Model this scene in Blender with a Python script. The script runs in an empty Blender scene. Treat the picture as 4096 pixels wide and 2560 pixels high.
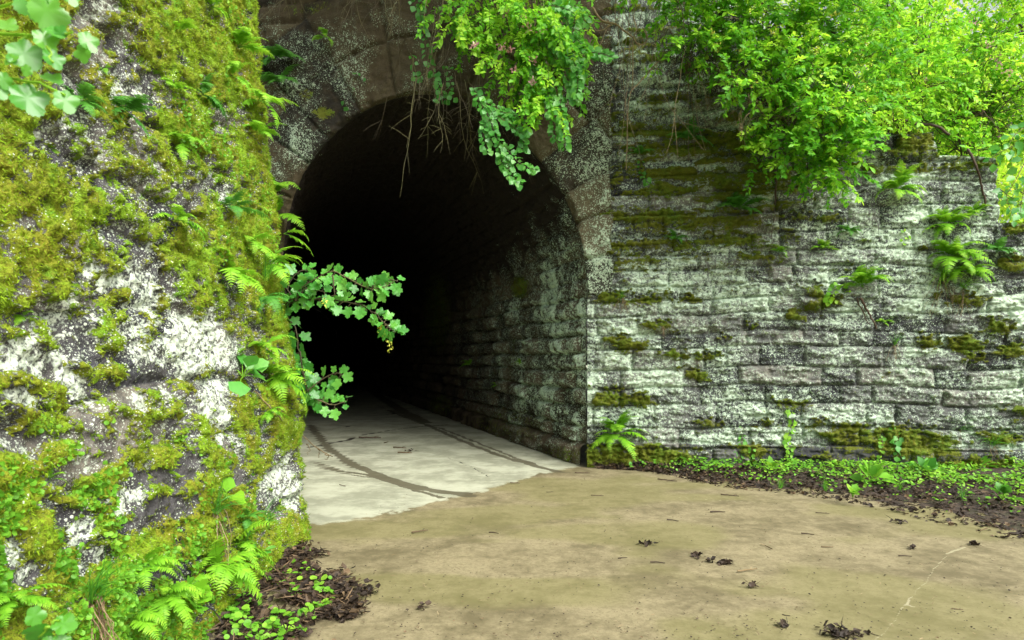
import bpy, math, numpy as np
from mathutils import Vector, Matrix
rng = np.random.default_rng(7)
SC = bpy.context.scene
COL = SC.collection
F = 2730.0; CX = 2048.0; HY = 1430.0; EYE = 1.6      # photo-pixel camera model, used to measure where things stand

# ------------------------------------------------------------------ helpers
def P(px, py, Y):
    return np.array([(px-CX)/F*Y, Y, EYE-(py-HY)/F*Y])
C0 = np.array([1.113, 10.06]); W = np.array([.989, -.147]); W = W/np.linalg.norm(W)
NW = np.array([W[1], -W[0]])                             # wall normal towards the viewer
TD = np.array([-.319, .948]); TD = TD/np.linalg.norm(TD)  # tunnel direction
def hitR(px, py, off=0.0):
    rx = (px-CX)/F; c = C0+NW*off
    Y = (c @ NW)/(rx*NW[0]+NW[1])
    return P(px, py, Y)
def sR(px):
    p = hitR(px, HY); return float((p[:2]-C0) @ W)
def WR(s, z, off=0.0):
    s = np.asarray(s, float); z = np.asarray(z, float); off = np.asarray(off, float)
    return np.stack([C0[0]+s*W[0]+off*NW[0], C0[1]+s*W[1]+off*NW[1], z+0*s], -1)
def hitL(px, py, off=0.0):
    rx = (px-CX)/F; rz = -(py-HY)/F
    Y = -(1.76-off)/(rx+.03+.10*rz)
    return P(px, py, min(Y, 6.25))
def hitG(px, py, z=0.0):
    Y = (EYE-z)*F/(py-HY)
    return P(px, py, Y)
def proj(V):
    return CX+F*V[..., 0]/V[..., 1], HY-F*(V[..., 2]-EYE)/V[..., 1]

def _h(ix, iy, iz, seed):
    h = (ix.astype(np.int64)*73856093) ^ (iy.astype(np.int64)*19349663) ^ (iz.astype(np.int64)*83492791) ^ (seed*2654435761)
    h &= 0xffffffff
    h ^= h >> 15; h = (h*2246822519) & 0xffffffff
    h ^= h >> 13; h = (h*3266489917) & 0xffffffff
    h ^= h >> 16
    return h/4294967295.0
def vnoise(p, seed=0):
    i = np.floor(p).astype(np.int64); f = p-i; f = f*f*(3-2*f)
    r = 0
    for dx in (0, 1):
        wx = f[..., 0] if dx else 1-f[..., 0]
        for dy in (0, 1):
            wy = f[..., 1] if dy else 1-f[..., 1]
            for dz in (0, 1):
                wz = f[..., 2] if dz else 1-f[..., 2]
                r = r + wx*wy*wz*_h(i[..., 0]+dx, i[..., 1]+dy, i[..., 2]+dz, seed)
    return r
def fbm(p, sc, oct=4, seed=0, rough=.55):
    a = 1; t = 0; r = 0; q = p*sc
    for o in range(oct):
        r = r+a*vnoise(q+17.3*o, seed+o); t += a; a *= rough; q = q*2.07
    return r/t            # about 0..1, mean .5
def worley2(u, v, sc, seed=0):
    x = u*sc; y = v*sc; ix = np.floor(x).astype(np.int64); iy = np.floor(y).astype(np.int64)
    best = np.full(x.shape, 9.0)
    z = np.zeros_like(ix)
    for dx in (-1, 0, 1):
        for dy in (-1, 0, 1):
            jx = ix+dx; jy = iy+dy
            ox = jx+_h(jx, jy, z, seed); oy = jy+_h(jx, jy, z, seed+1)
            best = np.minimum(best, (x-ox)**2+(y-oy)**2)
    return np.sqrt(best)
def sstep(a, b, x):
    t = np.clip((x-a)/(b-a), 0, 1); return t*t*(3-2*t)
def seg_dist(X, Y, pts):
    d = np.full(X.shape, 1e9)
    for a, b in zip(pts[:-1], pts[1:]):
        ax, ay = a[:2]; bx, by = b[:2]; L = (bx-ax)**2+(by-ay)**2+1e-12
        t = np.clip(((X-ax)*(bx-ax)+(Y-ay)*(by-ay))/L, 0, 1)
        d = np.minimum(d, np.hypot(X-ax-t*(bx-ax), Y-ay-t*(by-ay)))
    return d
def blobs(px, py, lst, soft=.6):
    r = np.zeros(px.shape)
    for cx, cy, rx, ry, a in lst:
        d = np.sqrt(((px-cx)/rx)**2+((py-cy)/ry)**2)
        r = np.maximum(r, a*(1-sstep(1-soft, 1+soft, d)))
    return r

def np_mesh(name, V, faces, attrs=None, smooth=True):
    V = np.asarray(V, np.float32).reshape(-1, 3)
    me = bpy.data.meshes.new(name)
    me.vertices.add(len(V)); me.vertices.foreach_set('co', V.ravel())
    faces = [np.asarray(f, np.int32) for f in faces if len(f)]
    nl = sum(f.size for f in faces); npoly = sum(len(f) for f in faces)
    me.loops.add(nl); me.polygons.add(npoly)
    me.loops.foreach_set('vertex_index', np.concatenate([f.ravel() for f in faces]))
    st = []; o = 0
    for f in faces:
        st.append(o+np.arange(len(f))*f.shape[1]); o += f.size
    me.polygons.foreach_set('loop_start', np.concatenate(st).astype(np.int32))
    me.polygons.foreach_set('use_smooth', np.full(npoly, smooth))
    for k, a in (attrs or {}).items():
        at = me.attributes.new(k, 'FLOAT', 'POINT'); at.data.foreach_set('value', np.asarray(a, np.float32).ravel())
    me.update(calc_edges=True); me.validate()
    return me
def link(name, me, mat=None, parent=None):
    o = bpy.data.objects.new(name, me); COL.objects.link(o)
    if mat is not None and me is not None and len(me.materials) == 0: me.materials.append(mat)
    if parent is not None: o.parent = parent
    return o
def tag(o, label=None, cat=None, group=None, kind=None):
    if label: o['label'] = label
    if cat: o['category'] = cat
    if group: o['group'] = group
    if kind: o['kind'] = kind
    return o
def empty(name, loc, rz=0):
    o = bpy.data.objects.new(name, None); COL.objects.link(o); o.location = [float(c) for c in loc]
    o.rotation_euler = (0, 0, rz); o.empty_display_size = .1
    return o
def grid_faces(nu, nv):
    i = np.arange(nu-1)[:, None]*nv+np.arange(nv-1)[None, :]
    return np.stack([i, i+nv, i+nv+1, i+1], -1).reshape(-1, 4)
def nrm(a):
    return a/np.maximum(np.linalg.norm(a, axis=-1, keepdims=True), 1e-9)

class MB:
    """collects verts/faces with a per-vertex tint, then becomes ONE mesh"""
    def __init__(s): s.V = []; s.F = {}; s.T = []; s.n = 0
    def add(s, V, faces, tint=0.5):
        V = np.asarray(V, float).reshape(-1, 3)
        for f in faces:
            f = np.asarray(f, int)
            if len(f): s.F.setdefault(f.shape[1], []).append(f+s.n)
        s.V.append(V); s.T.append(np.broadcast_to(np.asarray(tint, float), (len(V),)).copy()); s.n += len(V)
    def tube(s, pts, r0, r1=None, sides=5, tint=.5):
        pts = np.asarray(pts, float); n = len(pts)
        if r1 is None: r1 = r0
        R = np.linspace(r0, r1, n)
        T = nrm(np.gradient(pts, axis=0))
        ref = np.array([.31, .17, .93]) if abs(T[0][2]) < .9 else np.array([.9, .3, .1])
        A = nrm(np.cross(T, ref)); B = np.cross(T, A)
        an = np.arange(sides)*2*math.pi/sides
        V = pts[:, None]+R[:, None, None]*(np.cos(an)[None, :, None]*A[:, None]+np.sin(an)[None, :, None]*B[:, None])
        i = np.arange(n-1)[:, None]*sides; j = np.arange(sides)[None]; k = (j+1) % sides
        Fq = np.stack([i+j, i+k, i+k+sides, i+j+sides], -1).reshape(-1, 4)
        s.add(V, [Fq], tint)
    def inst(s, tpl, pos, D, N, size, tint=None, wide=1.0):
        tv, tf = tpl; pos = np.asarray(pos, float).reshape(-1, 3); n = len(pos)
        if n == 0: return
        D = nrm(np.broadcast_to(D, (n, 3))); N = np.broadcast_to(N, (n, 3))
        X = nrm(np.cross(D, N)); N = np.cross(X, D)
        size = np.broadcast_to(size, (n,)); wide = np.broadcast_to(wide, (n,))
        V = pos[:, None]+size[:, None, None]*(tv[None, :, 0:1]*X[:, None]*wide[:, None, None]+tv[None, :, 1:2]*D[:, None]+tv[None, :, 2:3]*N[:, None])
        k = len(tv); off = (np.arange(n)*k)[:, None, None]
        fs = [(np.asarray(f)[None]+off).reshape(-1, np.asarray(f).shape[1]) for f in tf]
        if tint is None: tint = rng.random(n)
        s.add(V.reshape(-1, 3), fs, np.repeat(np.broadcast_to(tint, (n,)), k))
    def mesh(s, name, smooth=True):
        return np_mesh(name, np.concatenate(s.V), [np.concatenate(f) for f in s.F.values()], {'tint': np.concatenate(s.T)}, smooth)

def wob(pts, n, amp, seed=None):
    """resample a polyline smoothly and add a little wander"""
    pts = np.asarray(pts, float); m = len(pts)
    t = np.linspace(0, m-1, n); i = np.clip(t.astype(int), 0, m-2); f = (t-i)[:, None]
    g = lambda k: pts[np.clip(k, 0, m-1)]
    p0, p1, p2, p3 = g(i-1), g(i), g(i+1), g(i+2)
    q = .5*((2*p1)+(-p0+p2)*f+(2*p0-5*p1+4*p2-p3)*f**2+(-p0+3*p1-3*p2+p3)*f**3)
    r = np.random.default_rng(seed) if seed is not None else rng
    w = np.cumsum(r.normal(0, 1, (n, 3)), 0); w -= np.linspace(0, 1, n)[:, None]*w[-1]
    return q+w*amp/np.sqrt(n)

# ------------------------------------------------------------------ materials
def newmat(name):
    m = bpy.data.materials.new(name); m.use_nodes = True; nt = m.node_tree; nt.nodes.clear()
    out = nt.nodes.new('ShaderNodeOutputMaterial'); b = nt.nodes.new('ShaderNodeBsdfPrincipled')
    nt.links.new(b.outputs[0], out.inputs[0])
    return m, nt, b, out
class NT:
    def __init__(s, nt): s.nt = nt; s.pos = nt.nodes.new('ShaderNodeNewGeometry').outputs['Position']
    def L(s, a, b): s.nt.links.new(a, b)
    def noise(s, scale, detail=3, rough=.6, vec=None, dist=0):
        n = s.nt.nodes.new('ShaderNodeTexNoise'); n.inputs['Scale'].default_value = scale
        n.inputs['Detail'].default_value = detail; n.inputs['Roughness'].default_value = rough; n.inputs['Distortion'].default_value = dist
        s.L(vec if vec else s.pos, n.inputs['Vector']); return n.outputs['Fac']
    def voro(s, scale, feature='F1', out='Distance'):
        n = s.nt.nodes.new('ShaderNodeTexVoronoi'); n.inputs['Scale'].default_value = scale; n.feature = feature
        s.L(s.pos, n.inputs['Vector']); return n.outputs[out]
    def scaled(s, v):
        n = s.nt.nodes.new('ShaderNodeVectorMath'); n.operation = 'MULTIPLY'; s.L(s.pos, n.inputs[0]); n.inputs[1].default_value = v; return n.outputs[0]
    def m(s, op, a, b=None, c=None):
        n = s.nt.nodes.new('ShaderNodeMath'); n.operation = op
        for i, x in enumerate((a, b, c)):
            if x is None: continue
            if isinstance(x, (int, float)): n.inputs[i].default_value = x
            else: s.L(x, n.inputs[i])
        return n.outputs[0]
    def ss(s, x, a, b):
        n = s.nt.nodes.new('ShaderNodeMapRange'); n.interpolation_type = 'SMOOTHSTEP'
        s.L(x, n.inputs[0]); n.inputs[1].default_value = a; n.inputs[2].default_value = b; return n.outputs[0]
    def mix(s, f, a, b):
        n = s.nt.nodes.new('ShaderNodeMix'); n.data_type = 'RGBA'
        for k, x in ((0, f), (6, a), (7, b)):
            if isinstance(x, (int, float)): n.inputs[k].default_value = x
            elif isinstance(x, tuple): n.inputs[k].default_value = (*x, 1)
            else: s.L(x, n.inputs[k])
        return n.outputs[2]
    def attr(s, name):
        n = s.nt.nodes.new('ShaderNodeAttribute'); n.attribute_name = name; return n.outputs['Fac']
    def bump(s, h, strength, dist, normal=None):
        n = s.nt.nodes.new('ShaderNodeBump'); n.inputs['Strength'].default_value = strength; n.inputs['Distance'].default_value = dist
        s.L(h, n.inputs['Height'])
        if normal: s.L(normal, n.inputs['Normal'])
        return n.outputs[0]

def wall_mat(name, s_dark, s_mid, s_light, lich1, lich2, moss, sp=55, lth=.55, dot=42, dth=.35, soft=.12, fine=1.3, over=.9):
    m, nt, b, out = newmat(name); q = NT(nt)
    A = q.attr('moss'); Lc = q.attr('lichen'); tone = q.attr('tone')
    nb = q.noise(5, 5, .65); nf = q.noise(60, 3, .65); nm = q.noise(18, 4, .7)
    st = q.m('ADD', q.m('MULTIPLY', nb, .6), q.m('MULTIPLY', tone, .5))
    stone = q.mix(q.ss(st, .3, .6), s_dark, s_mid)
    stone = q.mix(q.m('MULTIPLY', q.ss(st, .55, .85), .9), stone, s_light)
    stone = q.mix(q.m('MULTIPLY', q.ss(nf, .45, .7), .45), stone, s_dark)
    # lichen: crusty specks joining into sheets
    v = q.voro(sp, 'F1'); v2 = q.voro(sp*.42, 'F1')
    lm = q.m('ADD', q.m('ADD', q.m('MULTIPLY', q.m('SUBTRACT', .5, v), .5), q.m('MULTIPLY', q.m('SUBTRACT', nf, .5), fine)),
             q.m('ADD', q.m('MULTIPLY', q.m('SUBTRACT', nm, .5), 1.3), q.m('MULTIPLY', q.m('SUBTRACT', .45, v2), .45)))
    lm = q.m('ADD', lm, Lc)
    lmask = q.ss(lm, lth-soft/3, lth+soft)
    lcol = q.mix(q.ss(q.noise(30, 3, .7), .35, .65), lich1, lich2)
    lcol = q.mix(q.m('MULTIPLY', q.ss(nf, .5, .7), .2), lcol, tuple(c*.55 for c in lich1))
    dots = q.m('MAXIMUM', q.ss(q.m('SUBTRACT', q.m('ADD', .17, q.m('MULTIPLY', nm, .22)), q.voro(dot, 'F1')), 0, .05), q.ss(q.m('SUBTRACT', .20, q.voro(dot*.45, 'F1')), 0, .04))
    dm = q.m('MULTIPLY', dots, q.ss(q.m('ADD', Lc, q.m('MULTIPLY', q.noise(7, 4, .6), .8)), dth, dth+.25))
    d3 = q.m('MULTIPLY', q.ss(q.m('SUBTRACT', .24, q.voro(dot*2.6, 'F1')), 0, .06), q.ss(q.m('ADD', Lc, q.m('MULTIPLY', q.noise(9, 4, .6), .8)), dth+.05, dth+.3))
    lmask = q.m('MAXIMUM', lmask, q.m('MAXIMUM', q.m('MULTIPLY', dm, .9), q.m('MULTIPLY', d3, .8)))
    col = q.mix(lmask, stone, lcol)
    # moss
    mm = q.m('ADD', A, q.m('ADD', q.m('MULTIPLY', q.m('SUBTRACT', nm, .5), 1.7), q.m('MULTIPLY', q.m('SUBTRACT', nf, .5), 1.3)))
    mmask = q.ss(mm, .44, .58)
    g1 = q.mix(q.ss(q.noise(4.5, 4, .6), .42, .6), moss[0], moss[1])
    g1 = q.mix(q.m('MULTIPLY', q.ss(q.noise(9, 4, .6), .55, .72), .9), g1, moss[2])
    g1 = q.mix(q.m('MULTIPLY', q.ss(q.noise(75, 3, .7), .48, .62), .75), g1, tuple(c*.35 for c in moss[0]))
    g1 = q.mix(q.m('MULTIPLY', q.ss(q.noise(2.2, 3, .6), .5, .62), .6), g1, moss[3])
    col = q.mix(mmask, col, g1)
    ov = q.m('MULTIPLY', q.ss(q.m('SUBTRACT', q.m('ADD', .02, q.m('MULTIPLY', nf, .42)), q.voro(dot*1.1, 'F1')), 0, .06), q.ss(q.m('ADD', q.noise(8, 5, .7), q.m('MULTIPLY', Lc, .25)), over, over+.08))
    col = q.mix(ov, col, lcol)
    q.L(col, b.inputs['Base Color'])
    b.inputs['Roughness'].default_value = .85; b.inputs['Specular IOR Level'].default_value = .25
    h = q.m('ADD', q.m('ADD', q.m('MULTIPLY', nf, .5), q.m('MULTIPLY', nm, 1.0)),
            q.m('ADD', q.m('MULTIPLY', lmask, .12), q.m('MULTIPLY', q.m('MULTIPLY', q.noise(140, 2, .7), mmask), .7)))
    q.L(q.bump(h, .8, .02), b.inputs['Normal'])
    return m
MOSS_L = ((.19, .23, .012), (.18, .32, .014), (.11, .28, .016), (.21, .20, .014))
MOSS_R = ((.13, .155, .012), (.11, .19, .014), (.18, .18, .02), (.12, .13, .013))
M = {}
M['left'] = wall_mat('mossy_rock', (.025, .026, .032), (.075, .072, .07), (.22, .20, .15), (.38, .45, .35), (.68, .75, .61), MOSS_L, 70, .55, 55, .1, .34, 1.0, .56)
M['right'] = wall_mat('lichen_masonry', (.035, .037, .040), (.116, .122, .112), (.25, .24, .19), (.33, .45, .31), (.58, .71, .54), MOSS_R, 60, .50, 42, .5, .36, .7)
M['portal'] = wall_mat('dark_sandstone', (.016, .014, .009), (.062, .048, .024), (.10, .085, .045), (.22, .31, .20), (.42, .52, .37), MOSS_R, 60, .58, 42, .5)
M['vault'] = wall_mat('shaded_vault_stone', (.020, .015, .010), (.100, .078, .048), (.17, .135, .085), (.32, .46, .33), (.58, .72, .54), MOSS_R, 60, .58)

def ground_mat():
    m, nt, b, out = newmat('stained_concrete'); q = NT(nt)
    pale = q.attr('pale'); dark = q.attr('track'); crack = q.attr('crack'); lite = q.attr('lightline'); green = q.attr('algae')
    n1 = q.noise(1.3, 6, .62); n2 = q.noise(7, 5, .7); n3 = q.noise(70, 3, .7)
    vst = q.noise(1.6, 5, .6)
    brown = q.mix(q.ss(q.m('ADD', q.m('MULTIPLY', n1, .6), q.m('MULTIPLY', n2, .45)), .40, .62), (.120, .102, .052), (.255, .220, .125))
    brown = q.mix(q.m('MULTIPLY', q.ss(q.noise(26, 6, .8), .45, .62), .5), brown, (.105, .090, .046))
    brown = q.mix(q.m('MULTIPLY', green, .5), brown, (.155, .150, .05))
    brown = q.mix(q.m('MULTIPLY', q.ss(n3, .5, .75), .35), brown, (.10, .085, .05))
    pc = q.mix(q.ss(q.m('ADD', q.m('MULTIPLY', n2, .3), q.m('MULTIPLY', vst, .7)), .40, .62), (.24, .25, .175), (.40, .415, .305))
    pc = q.mix(q.m('MULTIPLY', q.ss(n3, .5, .75), .06), pc, (.22, .21, .15))
    pmask = q.ss(q.m('ADD', pale, q.m('ADD', q.m('MULTIPLY', q.m('SUBTRACT', n2, .5), .9), q.m('MULTIPLY', q.m('SUBTRACT', n3, .5), .6))), .34, .66)
    col = q.mix(pmask, brown, pc)
    tm = q.ss(q.m('ADD', dark, q.m('MULTIPLY', q.m('SUBTRACT', q.noise(35, 4, .7), .5), .9)), .35, .65)
    col = q.mix(q.m('MULTIPLY', tm, .88), col, (.075, .066, .036))
    cm = q.ss(q.m('ADD', crack, q.m('MULTIPLY', q.m('SUBTRACT', n3, .5), .8)), .4, .6)
    col = q.mix(cm, col, (.03, .025, .016))
    col = q.mix(q.ss(q.m('ADD', lite, q.m('MULTIPLY', q.m('SUBTRACT', n3, .5), .9)), .45, .65), col, (.29, .27, .165))
    q.L(col, b.inputs['Base Color'])
    q.L(q.m('SUBTRACT', .85, q.m('MULTIPLY', n2, .25)), b.inputs['Roughness']); b.inputs['Specular IOR Level'].default_value = .3
    h = q.m('ADD', q.m('MULTIPLY', n3, .5), q.m('MULTIPLY', n2, .6))
    q.L(q.bump(h, .22, .008), b.inputs['Normal'])
    return m
M['ground'] = ground_mat()
def soil_mat(name, a, b_, c):
    m, nt, b, out = newmat(name); q = NT(nt)
    col = q.mix(q.ss(q.noise(14, 5, .7), .4, .62), a, b_)
    col = q.mix(q.ss(q.noise(3, 5, .7), .5, .62), col, c)
    q.L(col, b.inputs['Base Color']); b.inputs['Roughness'].default_value = .9
    q.L(q.bump(q.noise(45, 4, .7), .9, .03), b.inputs['Normal'])
    return m
M['soil'] = soil_mat('dark_leafy_soil', (.022, .015, .010), (.075, .05, .032), (.05, .045, .02))
M['hill'] = soil_mat('hillside_soil', (.03, .03, .012), (.06, .08, .02), (.05, .045, .02))

def leaf_mat(name, c0, c1, c2, trans=.45, gloss=.45, rough=.5):
    """c0 dark, c1 mid, c2 bright, picked leaf by leaf"""
    m, nt, b, out = newmat(name); q = NT(nt)
    t = q.attr('tint'); n = q.noise(25, 2, .6)
    col = q.mix(q.ss(t, .0, .5), c0, c1); col = q.mix(q.ss(t, .5, 1.0), col, c2)
    col = q.mix(q.m('MULTIPLY', q.ss(n, .4, .7), .25), col, tuple(x*.6 for x in c1))
    col = q.mix(q.m('MULTIPLY', q.ss(q.noise(1.9, 3, .6), .42, .66), .5), col, tuple(x*y for x, y in zip(c1, (.6, .78, 1.0))))
    q.L(col, b.inputs['Base Color']); b.inputs['Roughness'].default_value = rough; b.inputs['Specular IOR Level'].default_value = gloss
    tr = nt.nodes.new('ShaderNodeBsdfTranslucent')
    hs = nt.nodes.new('ShaderNodeHueSaturation'); hs.inputs['Value'].default_value = 1.25; hs.inputs['Hue'].default_value = .485
    q.L(col, hs.inputs['Color']); q.L(hs.outputs[0], tr.inputs['Color'])
    mx = nt.nodes.new('ShaderNodeMixShader'); mx.inputs[0].default_value = trans
    q.L(b.outputs[0], mx.inputs[1]); q.L(tr.outputs[0], mx.inputs[2]); q.L(mx.outputs[0], out.inputs[0])
    return m
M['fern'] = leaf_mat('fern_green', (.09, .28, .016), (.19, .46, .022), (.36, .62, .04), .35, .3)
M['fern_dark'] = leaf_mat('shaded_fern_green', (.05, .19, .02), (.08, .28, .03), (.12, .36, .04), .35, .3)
M['honey'] = leaf_mat('honeysuckle_green', (.07, .29, .012), (.20, .54, .025), (.44, .75, .05), .5, .35)
M['honey_far'] = leaf_mat('background_green', (.22, .48, .02), (.42, .70, .04), (.68, .86, .12), .55, .3)
M['ivy'] = leaf_mat('vine_green', (.05, .25, .03), (.10, .38, .05), (.20, .52, .08), .4, .6, .38)
M['near'] = leaf_mat('near_leaf_green', (.06, .30, .025), (.12, .40, .04), (.20, .50, .06), .5, .8, .3)
M['cover'] = leaf_mat('ground_cover_green', (.10, .30, .02), (.18, .45, .03), (.32, .58, .05), .4, .35)
M['grass'] = leaf_mat('grass_green', (.05, .22, .02), (.10, .34, .03), (.18, .45, .04), .35, .4)
M['fuzzL'] = leaf_mat('moss_strands', (.16, .18, .010), (.21, .33, .014), (.31, .50, .025), .25, .15, .8)
M['fuzzR'] = leaf_mat('dark_moss_strands', (.10, .12, .009), (.15, .19, .013), (.22, .25, .02), .25, .15, .8)
M['litter'] = leaf_mat('dead_leaf_brown', (.018, .012, .008), (.052, .035, .022), (.17, .115, .06), .05, .25, .65)
M['straw'] = leaf_mat('dry_stem_tan', (.12, .08, .04), (.22, .16, .08), (.36, .28, .16), .1, .3, .7)
M['twig'] = leaf_mat('twig_brown', (.03, .02, .012), (.07, .045, .028), (.13, .09, .055), .0, .3, .7)
M['stem'] = leaf_mat('woody_stem', (.05, .04, .02), (.09, .07, .035), (.16, .15, .06), .0, .3, .7)
M['pink'] = leaf_mat('pink_bud', (.5, .22, .24), (.62, .33, .33), (.75, .5, .45), .3, .3)
M['yellowbud'] = leaf_mat('yellow_green_blossom', (.4, .42, .04), (.5, .52, .06), (.6, .6, .1), .3, .3)

# ------------------------------------------------------------------ masonry pattern
def courses(u, v, hs, wmin, wmax, seed, warp=.02, vmax=9):
    r = np.random.default_rng(seed)
    p = np.stack([u, v, np.zeros_like(u)], -1)
    uu = u+(fbm(p, 1.7, 2, seed)-.5)*warp*2; vv = v+(fbm(p, .8, 2, seed+5)-.5)*warp*3
    e = [0.0]
    while e[-1] < vmax: e.append(e[-1]+(hs[len(e)-1] if len(e)-1 < len(hs) else r.uniform(.19, .34)))
    e = np.array(e); ci = np.clip(np.searchsorted(e, vv)-1, 0, len(e)-2)
    dv = np.minimum(vv-e[ci], e[ci+1]-vv); lv = (vv-e[ci])/(e[ci+1]-e[ci])
    du = np.zeros_like(u); bid = np.zeros(u.shape, int); lu = np.zeros_like(u)
    u0 = u.min()-1; u1 = u.max()+1
    for c in range(len(e)-1):
        mk = ci == c
        k = [u0+r.uniform(0, .6)]
        while k[-1] < u1+1: k.append(k[-1]+r.uniform(wmin, wmax))
        k = np.array(k)
        if not mk.any(): continue
        x = uu[mk]; j = np.clip(np.searchsorted(k, x)-1, 0, len(k)-2)
        du[mk] = np.minimum(x-k[j], k[j+1]-x); lu[mk] = (x-k[j])/(k[j+1]-k[j]); bid[mk] = c*1000+j
    rnd = _h(bid, bid*0, bid*0, seed+9); rnd2 = _h(bid, bid*0+1, bid*0, seed+9)
    return du, dv, lu, lv, rnd, rnd2, ci

def normals_from_grid(V, nu, nv):
    G = V.reshape(nu, nv, 3); a = np.gradient(G, axis=0); b = np.gradient(G, axis=1)
    return nrm(np.cross(a, b)).reshape(-1, 3)

# ------------------------------------------------------------------ LEFT WALL
LICHEN_L = [(420,60,90,60,.9),(450,180,70,80,.9),(500,280,80,70,.9),(560,380,110,80,.8),(330,330,120,90,.75),(300,560,140,90,.8),(450,650,200,100,.75),
 (560,730,160,100,.75),(650,830,100,90,.55),(720,440,50,40,.7),(690,640,60,50,.7),(860,730,130,50,.8),(920,490,55,60,.7),(780,750,60,60,.7),
 (506,939,100,60,.8),(506,1106,170,50,1.15),(613,1200,40,120,1.1),(595,990,70,70,.85),(298,1267,60,100,1.1),(131,1390,100,90,1.1),(238,1433,170,45,1.1),
 (428,1278,110,90,.8),(833,1374,150,110,1.25),(655,1415,110,60,1.1),(595,1600,90,35,1.1),(863,1642,60,120,1.2),(333,1534,50,90,1.15),(107,1618,90,45,.95),
 (416,1700,130,50,.7),(142,1840,70,60,1.1),(1147,1943,90,100,1.1),(527,1982,60,45,1.1),(397,2131,60,50,1.0),(400,2220,40,90,1.2),(62,2218,50,50,1.0),
 (124,2292,40,70,.9),(471,2187,50,40,.9),(780,1600,70,40,.8),(720,1180,60,40,.7),(210,540,60,40,.7),(780,1290,50,60,.8),(40,1740,60,60,.9),(480,440,40,60,.7),(790,900,60,30,.7),
 (1010,1760,60,40,.6),(560,1350,70,60,.9),(330,1850,40,50,.8),(900,1120,40,40,.6),(640,1720,60,50,.7)]
DARK_L = [(460,150,40,70,1),(520,260,40,50,1),(240,620,90,60,.8),(470,700,90,60,.7),(650,850,70,60,1),(730,830,60,70,.9),(684,1290,60,40,.9),(613,1523,95,55,1.3),
 (476,1564,55,55,1.1),(434,1753,110,80,1.0),(775,1858,70,60,1.1),(650,1927,110,35,1.1),(967,1920,60,60,1.1),(670,2044,90,55,1.3),(558,2085,70,40,1.2),
 (298,2193,40,40,1.1),(682,2280,130,45,1.1),(520,960,60,50,.6),(440,1110,40,30,.3),(560,1000,40,40,.8),(320,2060,50,40,.9),(600,2360,60,40,1.1),(680,1420,40,30,.6)]
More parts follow.
